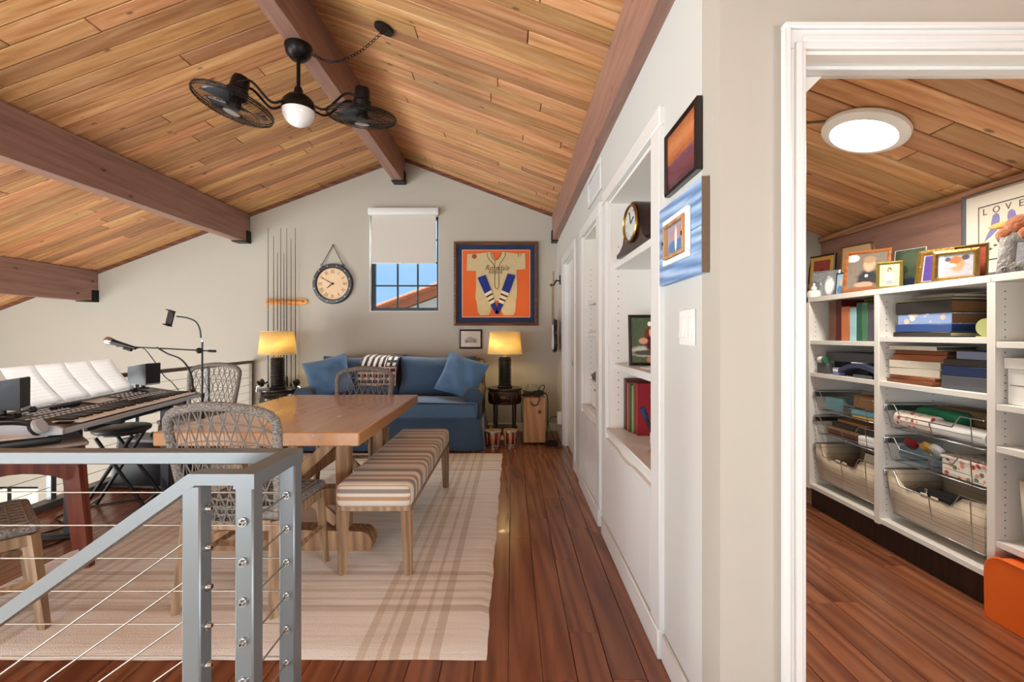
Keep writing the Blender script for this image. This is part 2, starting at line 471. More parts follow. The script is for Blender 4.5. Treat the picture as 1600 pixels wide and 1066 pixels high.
# ---- far gable wall with its window openings
def strip(mb, x0, x1, z0, z1=None, y0=YF, y1=YF+.2):
    xs = [x0] + ([-1.44] if x0 < -1.44 < x1 else []) + [x1]
    for a, c in zip(xs, xs[1:]):
        ta, tc = (zr(a)+.03, zr(c)+.03) if z1 is None else (z1, z1)
        mb.prism([(a, z0), (c, z0), (c, tc), (a, ta)], 1, y0, y1)
WX0, WX1, WZ0, WZ1 = -1.85, -.95, 1.555, 2.80
b = MB()
strip(b, -8.4, -7.6, -2.75); strip(b, -7.6, -6.15, -.72); strip(b, -7.6, -6.15, -2.75, -2.6); strip(b, -6.15, WX0, -2.75)
strip(b, WX0, WX1, -2.75, WZ0); strip(b, WX0, WX1, WZ1); strip(b, WX1, 2.75, -2.75)
struct(b.build('wall_far', 'plaster'))
b = MB(); b.prism([(-8.2, zr(-8.2)+.02), (-1.44, 3.58), (-1.44, 3.515), (-8.2, zr(-8.2)-.045)], 1, YF-.016, YF)
struct(b.build('trim_1', 'trim_wood'))
b = MB(); b.prism([(-1.44, 3.515), (-1.44, 3.58), (XW, zr(XW)+.02), (XW, zr(XW)-.045)], 1, YF-.016, YF)
struct(b.build('trim_2', 'trim_wood'))
struct(MB().bb(-3.3, XW, YF-.016, YF, 0, .112, .004).build('baseboard_far', 'white_paint'))

# ---- window over the sofa: black steel frame, twelve panes
win = sroot('window_1')
b = MB(); y0, y1 = YF+.07, YF+.115
b.bb(WX0+.012, WX0+.055, y0, y1, WZ0+.012, WZ1); b.bb(WX1-.035, WX1-.006, y0, y1, WZ0+.012, WZ1)
b.bb(WX0+.055, WX1-.035, y0, y1, WZ0+.012, WZ0+.052); b.bb(WX0+.055, WX1-.035, y0, y1, WZ1-.04, WZ1)
b.build('window_frame', 'window_black', win)
gx = [WX0+.055, -1.505, -1.24, WX1-.035]; gz = [WZ0+.052, 1.897, 2.20, 2.50, WZ1-.04]
for x in gx[1:3]: MB().bb(x-.009, x+.009, y0+.005, y1-.005, gz[0], gz[-1]).build('glazing_bar', 'window_black', win)
for z in gz[1:4]: MB().bb(gx[0], gx[-1], y0+.006, y1-.006, z-.009, z+.009).build('glazing_bar', 'window_black', win)
for i in range(3):
    for j in range(4): MB().bb(gx[i]+.001, gx[i+1]-.001, y0+.02, y0+.024, gz[j]+.001, gz[j+1]-.001).build('window_pane', 'window_glass', win)
b = MB()
b.bb(WX0, WX0+.006, YF+.001, YF+.198, WZ0, WZ1); b.bb(WX1-.006, WX1, YF+.001, YF+.198, WZ0, WZ1); b.bb(WX0, WX1, YF+.001, YF+.198, WZ0, WZ0+.008)
b.build('window_reveal', 'white_paint', win)

def plain_window(name, axis, a0, a1, z0, z1, c, cols=3, rows=3):
    """frame, bars and panes in a wall opening; axis 0: wall runs along x at y=c, axis 1: along y at x=c"""
    w = sroot(name)
    def bx(p, q, r, s_, t): return MB().bb(p, q, c-t, c+t, r, s_) if axis == 0 else MB().bb(c-t, c+t, p, q, r, s_)
    for p, q, r, s_ in ((a0, a0+.05, z0, z1), (a1-.05, a1, z0, z1), (a0+.05, a1-.05, z0, z0+.05), (a0+.05, a1-.05, z1-.05, z1)):
        bx(p, q, r, s_, .03).build('window_frame', 'window_black', w)
    for i in range(1, cols): x = lerp(a0, a1, i/cols); bx(x-.012, x+.012, z0+.05, z1-.05, .015).build('glazing_bar', 'window_black', w)
    for j in range(1, rows): z = lerp(z0, z1, j/rows); bx(a0+.05, a1-.05, z-.012, z+.012, .014).build('glazing_bar', 'window_black', w)
    bx(a0+.04, a1-.04, z0+.04, z1-.04, .002).build('window_pane', 'window_glass', w)
plain_window('window_2', 0, -7.6, -6.15, -2.6, -.72, YF+.1, 3, 3)

# ---- wall at the left of the lower storey, wall behind the camera
LW = [(-2.9, -1.1), (-.8, 1.0), (1.3, 2.7)]
b = MB(); ys = [-3.4] + [v for p in LW for v in p] + [YF+.2]
for i in range(0, len(ys), 2): b.bb(-8.4, -8.2, ys[i], ys[i+1], -2.75, 1.2)
for p, q in LW: b.bb(-8.4, -8.2, p, q, -2.75, -2.4); b.bb(-8.4, -8.2, p, q, .78, 1.2)
struct(b.build('wall_left', 'plaster'))
for i, (p, q) in enumerate(LW): plain_window('window_%d' % (i+3), 1, p, q, -2.4, .78, -8.3, 3, 4)
b = MB()
strip(b, -8.4, -6.0, -2.75, None, -3.4, -3.2); strip(b, -6.0, -1.44, -2.75, -.6, -3.4, -3.2); strip(b, -6.0, -1.44, 1.75, None, -3.4, -3.2); strip(b, -1.44, 2.75, -2.75, None, -3.4, -3.2)
struct(b.build('wall_back', 'plaster'))
plain_window('window_6', 0, -6.0, -1.44, -.6, 1.75, -3.3, 6, 3)  # unseen window, added to let the south fill in
b = MB(); b.bb(2.6, 2.75, -3.2, -2.7, -.3, 2.1); b.bb(2.6, 2.75, -.5, YD, -.3, 2.1); b.bb(2.6, 2.75, -2.7, -.5, -.3, .75); b.bb(2.6, 2.75, -2.7, -.5, 1.98, 2.1)
struct(b.build('wall_hall', 'plaster'))
plain_window('window_7', 1, -2.7, -.5, .75, 1.98, 2.68, 3, 2)  # invented window out of view, made for the hall fill
struct(MB().bb(-.66, -.62, -3.2, 1.22, -2.75, -.3).build('wall_stair', 'plaster'))

# ---- wall on the right with two bookcase recesses and a doorway
N1 = (1.857, 2.755, 2.06); N2 = (3.07, 3.71, 2.045); DW = (4.235, 5.13)
XB = .93
b = MB()
b.bb(XW, .80, YD+.1205, 1.70, 0, 2.70); b.bb(XW, XB, 1.70, N1[0], 0, 2.66)
for p, q in ((N1[1], N2[0]), (N2[1], DW[0])): b.bb(XW, XB, p, q, 0, 2.66)
b.bb(XW, XB, N1[0], N1[1], N1[2], 2.66); b.bb(XW, XB, N2[0], N2[1], N2[2], 2.66)
b.bb(XW, XW+.13, DW[0], DW[1], 2.06, 2.66); b.bb(XW, XW+.13, DW[1], YF, 0, 2.66)
struct(b.build('wall_right', 'plaster_white'))
struct(MB().bb(XW-.013, XW, YD-.013, N1[0]-.115, 0, .105, .004).build('baseboard_right', 'white_paint'))
b = MB(); b.bb(XW-.012, XW, N2[1]+.11, DW[0]-.09, 0, .105, .004)
struct(b.build('baseboard_right', 'white_paint'))
struct(MB().bb(XW-.012, XW, DW[1]+.09, YF-.016, 0, .105, .004).build('baseboard_right', 'white_paint'))
struct(MB().bb(XW, .745, YD-.013, YD, 0, .105, .004).build('baseboard_door', 'white_paint'))
# the doorway beyond the bookcases: casings, jamb, a closed room behind
d = sroot('door_2')
MB().bb(XW-.018, XW, DW[0]-.085, DW[0]+.005, 0, 2.13, .004).build('casing', 'white_paint', d)
MB().bb(XW-.018, XW, DW[1]-.005, DW[1]+.085, 0, 2.13, .004).build('casing', 'white_paint', d)
MB().bb(XW-.018, XW, DW[0]+.005, DW[1]-.005, 2.05, 2.13, .004).build('casing', 'white_paint', d)
b = MB(); b.bb(XW, XW+.13, DW[1]-.02, DW[1], 0, 2.06); b.bb(XW, XW+.13, DW[0], DW[0]+.02, 0, 2.06); b.bb(XW, XW+.13, DW[0]+.02, DW[1]-.02, 2.04, 2.06)
b.build('jamb', 'white_paint', d)
b = MB(); b.bb(XW+.045, XW+.085, DW[0]+.02, DW[1]-.02, .005, 2.04, .002)
dl = b.build('door_leaf', 'white_paint', d)
MB().lathe([(.001, 0), (.024, .004), (.026, .03), (.012, .045), (.012, .06)], (XW+.045-.06, DW[0]+.09, .98), 14, Matrix.Rotation(R(90), 3, 'Y')).build('door_knob', 'brass', dl)

# ---- wall with the closet doorway, right of the camera
DX0, DX1, DZ = .818, 1.66, 2.052
b = MB()
def zt(x): return zr(x)+.03
b.prism([(XW, 0), (DX0, 0), (DX0, zt(DX0)), (XW, zt(XW))], 1, YD, YD+.12)
b.prism([(DX0, DZ), (DX1, DZ), (DX1, zt(DX1)), (DX0, zt(DX0))], 1, YD, YD+.12)
b.prism([(DX1, 0), (2.75, 0), (2.75, zt(2.75)), (DX1, zt(DX1))], 1, YD, YD+.12)
struct(b.build('wall_door', 'plaster'))
d = sroot('door_1')
def casing_v(x_in, sgn):
    """stepped casing: flat, cove and backband"""
    mb = MB()
    mb.bb(x_in, x_in+sgn*.055, YD-.014, YD, 0, DZ-.004, .003); mb.bb(x_in+sgn*.012, x_in+sgn*.034, YD-.019, YD-.013, 0, DZ+.012, .003)
    mb.bb(x_in+sgn*.048, x_in+sgn*.066, YD-.026, YD, 0, DZ+.050, .004)
    return mb
casing_v(DX0+.002, -1).build('casing', 'white_paint', d); casing_v(DX1-.002, 1).build('casing', 'white_paint', d)
b = MB(); b.bb(DX0-.053, DX1+.053, YD-.014, YD, DZ-.004, DZ+.05, .003); b.bb(DX0-.01, DX1+.01, YD-.019, YD-.013, DZ+.012, DZ+.032, .003)
b.bb(DX0-.0645, DX1+.0645, YD-.027, YD, DZ+.046, DZ+.064, .004); b.build('casing', 'white_paint', d)
b = MB(); b.bb(DX0, DX0+.002, YD, YD+.12, 0, DZ-.014); b.bb(DX0, DX1, YD, YD+.12, DZ-.014, DZ); b.bb(DX1-.014, DX1, YD, YD+.12, 0, DZ-.014)
b.build('jamb', 'soffit_white', d)
MB().bb(DX0+.002, DX1-.014, YD+.05, YD+.085, DZ-.026, DZ-.014, .002).build('door_stop', 'white_paint', d)
MB().prism([(DX0+.002, DZ-.012), (DX0+.127, DZ-.012), (DX0+.002, DZ-.137)], 1, YD+.088, YD+.12).build('corner_block', 'soffit_white', d)

# ---- closet shell
b = MB(); b.bb(.801, .815, YD+.1205, 1.70, 0, 2.66); b.bb(.801, .97, 1.685, 1.6995, 0, 2.64); b.bb(XB+.001, .97, 1.70, 3.75, 0, 2.62)
struct(b.build('wall_closet_left', 'plaster'))
b = MB(); b.prism([(XB, 0), (2.75, 0), (2.75, zt(2.75)), (XB, zt(XB))], 1, 3.75, 3.9)
struct(b.build('wall_closet_far', 'plaster'))
struct(MB().bb(2.55, 2.75, YD+.12, 3.75, 0, 1.6).build('wall_closet_right', 'plaster'))
cb = tag(MB().bb(2.545, 2.75, YD+.12, 3.75, 1.55, 2.03).build('wall_beam', 'beam_wood'), 'dark stained timber beam along the closet wall behind the photo frames', 'beam')
struct(MB().bb(2.52, 2.55, YD+.12, 3.75, 2.005, 2.052, .004).build('trim_3', 'cedar_trim'))

# ---- ceiling beams with their steel hangers
def beam(x0, x1, zb, zt_, label, y0=-3.2, side=1):
    t = thing('ceiling_beam', label, 'beam', ((x0+x1)/2, YF, zb), 0, 'exposed ceiling beams')
    MB().bb(x0, x1, y0, YF-.001, zb, zt_, .006).build('timber', 'beam_wood', t, True)
    h = MB(); h.bb(x0-.012, x1+.012, YF-.16, YF-.002, zb-.012, zb-.001, .001)
    for xx in ((x0-.012, x0), (x1, x1+.012)): h.bb(xx[0], xx[1], YF-.09, YF-.002, zb-.012, zb+.14, .001)
    h.build('steel_hanger', 'black_metal', t, True)
    for xx in (x0-.014, x1+.002):
        for zz in (zb+.03, zb+.10): MB().cyl((xx, YF-.045, zz), (xx+.012, YF-.045, zz), .011, n=6).build('bolt', 'black_metal', t, True)
beam(-1.514, -1.385, 3.208, 3.55, 'ridge beam along the ceiling peak carrying the double fan')
beam(-3.535, -3.395, 2.445, 2.81, 'long beam on the left slope ending beside the fishing rods')
beam(-5.50, -5.37, 1.685, 2.08, 'lowest short-looking beam at the far left of the ceiling')
beam(.519, .70, 2.45, 2.80, 'beam resting on top of the white bookcase wall')

# ---- neighbour's house outside the window
nh = thing('neighbour_house', 'house outside the window with orange clay tile roof and white wall', 'house', (-2.0, 13, -3))
def rz(x): return 2.02 + .37*(x+4.0)
MB().prism([(-4.4, -3), (4.5, -3), (4.5, rz(0)-.5), (0, rz(0)-.35), (-4.4, rz(-4.4)-.35)], 1, 13.2, 15).build('wall', 'plaster_white', nh, True)
b = MB(); b.prism([(-5.0, rz(-5.0)-.32), (0, rz(0)-.32), (0, rz(0)-.06), (-5.0, rz(-5.0)-.06)], 1, 12.95, 15)
plain('clay_tile', '#b9694a', .8, var=.4, scale=6)
b.build('roof', 'clay_tile', nh, True)
b = MB()
for i in range(40):
    x = -5.0 + i*.125
    for k in range(3): b.cyl((x, 12.93+k*.25, rz(x)-.05), (x+.15, 12.93+k*.25, rz(x+.15)-.03), .09, .075, 10)
b.build('roof_tiles', 'clay_tile', nh, True, stuff=True)

n = N('lawn'); n.col(n.mix(n.noise(n.coord(), 3), '#8b8b74', '#a3a18c')); n.set(rough=.9)
struct(MB().bb(-30, 20, -14, 40, -3.1, -2.96).build('ground', 'lawn'))

# ---- stair going down at the near left
st = sroot('staircase')
for i in range(11):
    x1 = -.70 - i*.255
    MB().bb(x1-.285, x1, .08, 1.08, -.21-i*.19, -.17-i*.19, .004).build('stair_tread', 'oak_floor', st)
    MB().bb(x1-.02, x1, .08, 1.08, -.36-i*.19, -.212-i*.19).build('stair_riser', 'white_paint', st)

# ================================================================== RAILINGS
RT = .92
t = thing('cable_railing', 'grey metal cable railing with stair handrail in the foreground', 'railing', (-.64, 1.2, 0))
b = MB(); b.bb(-3.3, -.661, 1.284, 1.330, RT-.036, RT, .003); b.build('top_rail', 'rail_paint', t, True)
b = MB(); b.prism([(-.661, 1.330), (-.611, 1.330), (-.611, 1.078), (-.661, 1.078)], 2, RT-.036, RT); b.build('top_rail', 'rail_paint', t, True)
sl = .715
b = MB(); b.prism([(-.661, RT), (-.661, RT-.027), (-.752, RT-.027), (-3.2, RT-.03-sl*2.44), (-3.2, RT+.012-sl*2.44), (-.768, RT)], 1, 1.078, 1.124)
b.build('stair_handrail', 'rail_paint', t, True)
posts = {'a': (-.762, 1.101), 'b': (-.636, 1.101), 'c': (-.636, 1.307)}
for k, (x, y) in posts.items():
    MB().bb(x-.0225, x+.0225, y-.0225, y+.0225, -.3 if y < 1.25 else 0, RT-.028, .004).build('post', 'rail_paint', t, True)
for x in (-1.75, -2.9):
    MB().bb(x-.0225, x+.0225, 1.285, 1.330, 0, RT-.036, .004).build('post', 'rail_paint', t, True)
fit0 = None
def fitting(p, dirv, parent):
    d = Vector(dirv); q = Vector(p)
    o = MB().cyl(q, q+d*.005, .0105, n=12).cyl(q+d*.005, q+d*.014, .008, .006, n=12).build('cable_fitting', 'chrome', parent, True)
    MB().cyl(q+d*.0141, q+d*.0146, .0035, n=8).build('set_screw', 'rubber', o, True)
for i in range(9):
    z = .798 - i*.0945
    if z < .03: break
    MB().tube([(-3.3, 1.307, z), (-.659, 1.307, z)], .0022, 6).build('cable', 'cable_steel', t, True, 80)
    MB().tube([(-.636, 1.124, z), (-.636, 1.285, z)], .0022, 6).build('cable', 'cable_steel', t, True, 80)
    fitting((-.636, 1.0785, z+.009), (0, -1, 0), t); fitting((-.636, 1.2845, z), (0, -1, 0), t); 
    fitting((-.7395, 1.101, z+.032), (1, 0, 0), t)
    z2 = z - .0
    MB().tube([(-.784, 1.101, z2-.045), (-3.1, 1.101, z2-.045-sl*2.316)], .0022, 6).build('cable', 'cable_steel', t, True, 80)

t = thing('cable_railing', 'long bronze cable railing along the loft edge behind the keyboard', 'railing', (-3.36, 3.6, 0))
plain('bronze_paint', '#6d6058', .45, .3)
MB().bb(-3.385, -3.335, 1.33, 5.885, .885, .92, .003).build('top_rail', 'bronze_paint', t, True)
MB().bb(-3.41, -3.31, 1.33, 5.89, .001, .05, .003).build('curb', 'rail_paint', t, True)
for y in (1.36, 2.35, 3.32, 4.06, 5.02, 5.866): MB().bb(-3.38, -3.34, y-.02, y+.02, .05, .885, .003).build('post', 'bronze_paint' if y > 5.5 else 'rail_paint', t, True)
for i in range(8):
    z = .80 - i*.094
    MB().tube([(-3.36, 1.36, z), (-3.36, 5.866, z)], .0022, 6).build('cable', 'cable_steel', t, True, 80)

# ================================================================== RUG
n = N('rug_wool')
sp = n.new('SeparateXYZ'); n.link(n.coord(), sp.inputs[0])
ax, ay = n.math('ABSOLUTE', sp.outputs[0]), n.math('ABSOLUTE', sp.outputs[1])
nz1 = n.noise(n.vmath('MULTIPLY', n.coord(), (1.2, 26, 1)), 1.5, 5, .6, .5)
nz2 = n.noise(n.coord(), 240, 2)
st_ = n.ramp(nz1, [(.28, '#cfc5ba'), (.42, '#e3dfd9'), (.55, '#eeebe7'), (.75, '#f4f3f1')])
# keep plain wool calmer near the border
base = n.mix(n.math('MULTIPLY', n.math('GREATER_THAN', ay, 1.24), .6), st_, '#ebe7e1')
def bands(sock, seq):
    return n.ramp(sock, seq, 'CONSTANT')
cx = n.math('DIVIDE', ax, 1.25); cy = n.math('DIVIDE', ay, 1.6)
LX = bands(cx, [(0, (1,1,1)), (.572, (.80,.73,.65)), (.60, (.95,.92,.88)), (.635, (.80,.72,.64)), (.65, (.95,.92,.88)), (.675, (.76,.69,.61)), (.705, (.97,.95,.92)), (.75, (.78,.70,.62)), (.762, (.97,.95,.92)), (.80, (.76,.70,.66)), (.83, (1,1,1))])
LY = bands(cy, [(0, (1,1,1)), (.552, (.72,.65,.58)), (.575, (.97,.95,.92)), (.605, (.82,.74,.66)), (.615, (.97,.95,.92)), (.655, (.84,.77,.69)), (.668, (.97,.95,.92)), (.70, (.80,.72,.64)), (.71, (.97,.95,.92)), (.735, (.74,.67,.60)), (.768, (1,1,1))])
c = n.mix(1.0, base, LX, 'MULTIPLY'); c = n.mix(1.0, c, LY, 'MULTIPLY')
c = n.mix(n.math('MULTIPLY', nz2, .10), c, '#8a7560')
n.col(c); n.set(rough=1.0, spec=.1, sheen=.3); n.bump(n.math('ADD', n.math('MULTIPLY', nz2, .5), n.math('MULTIPLY', nz1, .7)), .7, .008)
b = MB()
def rugtop(u, v):
    ed = min(u, 1-u, v*1.25, (1-v)*1.25)
    w = .003*math.sin(v*41)+.002*math.sin(v*93+1)
    w2 = .002*math.sin(u*37)
    return (-2.54+2.44*u + (w if u > .98 or u < .02 else 0), 1.746+3.04*v + (w2 if v < .02 or v > .98 else 0), .002 + .012*min(1, ed/.008))
b.grid(rugtop, 60, 76)
b.bb(-2.53, -.11, 1.756, 4.775, .0006, .003)
tag(b.build('area_rug', 'rug_wool', ang=60), 'large cream and tan plaid wool rug under the dining table', 'rug')

# ================================================================== DINING TABLE
t = thing('dining_table', 'honey brown trestle dining table with worn paint flecks on its top', 'table', (-1.29, 3.01, .013))
n = N('table_top_wood')
q = n.vmath('MULTIPLY', n.coord(), (14, 1.1, 8)); g = n.noise(q, 1.5, 6, .6, .6)
c = n.ramp(g, [(.2, '#a8754c'), (.5, '#b58152'), (.8, '#c08e5e')])
fl = n.noise(n.vmath('MULTIPLY', n.coord(), (1, .55, 1)), 17, 5, .65)
pz = n.noise(n.coord(), 2.2, 2)
chip = n.math('MULTIPLY', n.math('GREATER_THAN', fl, .665), n.math('GREATER_THAN', pz, .47))
n.col(n.mix(n.math('MULTIPLY', chip, .8), c, '#e8dccb')); n.set(rough=.24, coat=.3)
TZ = .76
MB().bb(-1.81, -.77, 2.29, 3.73, TZ-.072, TZ, .006).build('tabletop', 'table_top_wood', t, True)
for y in (2.66, 3.36):
    b = MB(); ft = []
    for i in range(9): a = math.pi/2*i/8; ft.append((-.80-.075+.075*math.sin(a)*1.0, .02+.085*math.cos(a)))
    prof = [(-1.72, .014), (-1.78, .05), (-1.76, .08), (-1.68, .125), (-1.3, .135), (-.90, .125)] + [(-.875+.075*math.sin(a_), .05+.075*math.cos(a_)) for a_ in [i*math.pi/2/6 for i in range(1, 7)]] + [(-.815, .014)]
    b.prism(prof, 1, y-.055, y+.055); b.build('foot', 'trestle_wood', t, True)
    for x in (-1.60, -.98): MB().bb(x-.036, x+.036, y-.04, y+.04, .13, TZ-.073, .004).build('upright', 'trestle_wood', t, True)
    for sgn in (1, -1):
        a_, c_ = Vector((-1.29-sgn*.275, y+sgn*.012, .16)), Vector((-1.29+sgn*.275, y+sgn*.012, .655))
        ang = math.atan2(c_.z-a_.z, c_.x-a_.x)
        MB().box((a_+c_)/2, ((c_-a_).length, .022, .06), .003, 1, Matrix.Rotation(-ang, 3, 'Y')).build('cross_brace', 'trestle_wood', t, True)
    MB().bb(-1.70, -.88, y-.04, y+.04, TZ-.10, TZ-.073, .003).build('top_bearer', 'trestle_wood', t, True)
MB().bb(-1.33, -1.25, 2.72, 3.30, .36, .44, .004).build('stretcher', 'trestle_wood', t, True)

# ================================================================== BENCH
t = thing('dining_bench', 'upholstered bench with cream, brown and grey striped fabric', 'bench', (-.707, 3.02, .013))
MB().bb(-.905, -.510, 2.315, 3.725, .365, .488, .035, 4).build('seat', 'bench_fabric', t, True, 60)
MB().bb(-.895, -.520, 2.33, 3.71, .345, .372, .003).build('seat_rail', 'chair_wood', t, True)
for x in (-.872, -.543):
    for y in (2.352, 3.688):
        MB().tube([(x, y, .348), (x+(.006 if x > -.7 else -.006), y, .0135)], [.034, .024], 4).build('leg', 'chair_wood', t, True, 30)

# ================================================================== WOVEN CHAIRS
def make_chair():
    t = thing('woven_chair', 'rope chair', 'chair', (0, 0, 0), 0, 'grey rope-back dining chairs')
    def zt_(u): return .945 - .048*u*u - .02*max(0, abs(u)-.85)/.15
    def sf(u, v):
        w = lerp(.205, .252, v**.8)
        return Vector((u*w, -.225 - .085*v + .04*u*u, .40 + v*(zt_(u)-.40)))
    path = [sf(-1, v) for v in (0, .2, .4, .6, .8, .92)] + [sf(-.97, .985)] + [sf(u/10, 1) for u in range(-9, 10)] + [sf(.97, .985)] + [sf(1, v) for v in (.92, .8, .6, .4, .2, 0)]
    MB().tube(path, .0215, 10, rx=.8).build('back_frame', 'rope_wrap', t, ang=80)
    b = MB(); nu, nv = 9, 7
    def lp(i, j): return sf(max(-1, min(1, -1 + 2*i/nu)), j/nv)
    for j in range(1, nv):
        b.tube([lp(i, j) for i in range(nu+1)], .0036, 5)
    for j in range(nv):
        off = .5*(j % 2)
        for i in range(-1, nu+1):
            a0 = lp(i+off, j); 
            for di in (.5, -.5):
                if -.01 <= i+off <= nu+.01 and -.01 <= i+off+di <= nu+.01:
                    b.tube([a0, lp(i+off+di, j+1)], .0036, 5)
        for i in range(nu+1):
            b.tube([lp(i, j), lp(i, j+1)], .0022, 4)
    b.build('rope_lattice', 'rope_grey', t, ang=80)
    b = MB()
    for j in range(5):
        v = .03 + j*.065
        b.tube([sf(u/8, v) + Vector((0, (.008 if (u+j) % 2 else -.008), 0)) for u in range(-8, 9)], .006, 6)
    b.build('rope_band', 'rope_wrap', t, ang=80)
    MB().bb(-.235, .235, -.225, .235, .425, .468, .02, 3).build('seat', 'rope_wrap', t, ang=60)
    b = MB()
    for i in range(9):
        for a_, c_ in (((-.2+i*.05, -.2), (-.2+i*.05, .2)), ((-.2, -.2+i*.05), (.2, -.2+i*.05))): b.tube([(a_[0], a_[1], .470), (c_[0], c_[1], .470)], .005, 5)
    b.build('seat_weave', 'rope_grey', t, ang=80)
    b = MB()
    for s_ in (-1, 1): b.bb(s_*.205-.018, s_*.205+.018, -.2, .2, .375, .424, .003)
    b.bb(-.19, .19, -.22, -.188, .375, .424, .003); b.bb(-.19, .19, .188, .22, .375, .424, .003)
    b.build('seat_rail', 'chair_wood', t)
    for s_ in (-1, 1):
        MB().tube([(s_*.205, -.205, .42), (s_*.222, -.255, .0135)], [.030, .021], 4).build('leg', 'chair_wood', t, ang=30)
        MB().tube([(s_*.205, .205, .42), (s_*.226, .245, .0135)], [.030, .021], 4).build('leg', 'chair_wood', t, ang=30)
        MB().tube([(s_*.212, -.225, .215), (s_*.214, .222, .215)], .016, 4).build('stretcher', 'chair_wood', t, ang=30)
    MB().tube([(-.2, .0, .215), (.2, .0, .215)], .016, 4).build('stretcher', 'chair_wood', t, ang=30)
    return t
ch = make_chair()
ch.location = (-1.255, 2.255, 0); ch.rotation_euler = (0, 0, R(-3)); ch['label'] = 'grey rope chair at the near end of the table behind the railing corner'
dup(ch, (-1.335, 3.86, 0), R(180), 'grey rope chair at the far end of the table before the sofa')
dup(ch, (-3.04, 4.41, 0), R(183), 'grey rope chair by the loft railing behind the microphone stand')
dup(ch, (-2.30, 1.87, 0), R(-39), 'grey rope chair at the left side of the table cut by the frame')

# ================================================================== SOFA
def pillow(b, w, h, th, n=18, wr=.012, seed=0):
    for s_ in (1, -1):
        def fn(u, v, s_=s_):
            x, z = 2*u-1, 2*v-1
            px = x*(1-.07*math.cos(z*math.pi/2)**2); pz = z*(1-.07*math.cos(x*math.pi/2)**2)
            d = max(0, (1-abs(x)**2.6))**.55 * max(0, (1-abs(z)**2.6))**.55
            wob = wr*d*(math.sin(7*x+4*z+seed) + .7*math.sin(3*x-9*z+seed*2))
            return (px*w/2, s_*(th/2*d)+(wob if s_ < 0 else 0), pz*h/2)
        b.grid(fn, n, n)
    return b
SX0, SX1, SY0, SY1 = -2.40, -.31, 4.88, 5.84
sofa = thing('sofa', 'blue denim slipcovered sofa with rolled arms under the window', 'sofa', ((SX0+SX1)/2, 5.36, 0))
b = MB()
b.prism([(SX0+.10, SY0+.03), (SX1-.10, SY0+.03), (SX1-.10, SY1-.05), (SX0+.10, SY1-.05)], 2, .10, .36)
b.build('base', 'denim', sofa, True)
# kick-pleat skirt with a soft flare
b = MB()
def skirt(u, v):
    per = [(SX0+.02, SY1-.05), (SX0+.02, SY0+.02), (SX1-.02, SY0+.02), (SX1-.02, SY1-.05)]
    L = [.89, SX1-SX0-.04, .89]; tot = sum(L); s_ = u*tot; k = 0
    while k < 2 and s_ > L[k]: s_ -= L[k]; k += 1
    f = s_/L[k]; p = Vector(per[k]).lerp(Vector(per[k+1]), f); fl = .035*(1-v) + .006*math.sin(u*90)*(1-v)
    nrm = [(-1, 0), (0, -1), (1, 0)][k]
    return (p[0]+nrm[0]*fl, p[1]+nrm[1]*fl, .008 + v*.335)
b.grid(skirt, 72, 4); b.build('skirt', 'denim', sofa, True, 60)
b = MB(); b.bb(SX0+.03, SX1-.03, SY1-.25, SY1, .30, .955, .07, 4); b.build('back_frame', 'brown_slip', sofa, True, 60)
for sgn, xa in ((-1, SX0), (1, SX1)):
    cx_ = xa - sgn*.115
    prof = [(cx_-.085, .30), (cx_-.085, .52)] + [(cx_-.105*math.cos(a_), .575+.095*math.sin(a_)) for a_ in [i*math.pi/12 for i in range(-2, 15)]] + [(cx_+.085, .52), (cx_+.085, .30)]
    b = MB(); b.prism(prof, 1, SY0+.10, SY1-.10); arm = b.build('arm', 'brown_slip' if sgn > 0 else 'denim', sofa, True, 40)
    b = MB(); b.prism([(cx_+(p[0]-cx_)*.93, .57+(p[1]-.57)*.93) for p in prof], 1, SY0+.085, SY0+.101); b.build('arm_panel', 'denim', arm, True)
    b = MB(); b.tube([(p[0], SY0+.10, p[1]) for p in prof], .006, 6); b.build('piping', 'piping_grey', arm, True, 80)
b = MB()
def seatfn(u, v):
    return (lerp(SX0+.07, SX1-.07, u), lerp(SY0, SY1-.28, v), .50 + .05*math.sin(math.pi*u)**.5*math.sin(math.pi*min(1, v+.12))**.6)
b.bb(SX0+.07, SX1-.07, SY0, SY1-.26, .345, .515, .03, 3); b.grid(seatfn, 24, 12)
sc_ = b.build('seat_cushion', 'denim_light', sofa, True, 60)
b = MB()
for z in (.352, .506): b.tube([(SX0+.075, SY0+.004, z), (SX1-.075, SY0+.004, z)], .006, 6)
b.build('piping', 'denim', sc_, True, 80)
for i, xm in enumerate((-1.83, -.90)):
    b = MB(Matrix.Translation((xm, SY1-.335, .745)) @ Matrix.Rotation(R(-9), 4, 'X'))
    pillow(b, .93, .50, .30, 20, .006, i); b.build('back_cushion', 'denim', sofa, True, 70)
for label, x, y, z, w, rz_, ry, rx_ in (('square blue throw pillow tipped against the left sofa arm', -2.10, 5.21, .775, .48, R(20), R(-14), R(-22)),
                                  ('square blue throw pillow tipped against the right sofa arm', -.575, 5.20, .775, .50, R(-14), R(17), R(-22))):
    b = MB(); pillow(b, w, w*.95, .19, 20, .010, x)
    o = tag(b.build('throw_pillow', 'denim_light', ang=70, keep=True), label, 'pillow', 'throw pillows on the sofa')
    o.location = (x, y, z); o.rotation_euler = (rx_, ry, rz_)
n = N('mud_cloth')
sp = n.new('SeparateXYZ'); n.link(n.coord(), sp.inputs[0]); X_, Z_ = sp.outputs[0], sp.outputs[2]
fx = n.math('FRACT', n.math('MULTIPLY', n.math('ADD', X_, 5), 15)); fz = n.math('FRACT', n.math('MULTIPLY', n.math('ADD', Z_, 5), 15))
vert = n.math('GREATER_THAN', fx, .5); hor = n.math('GREATER_THAN', fz, .45)
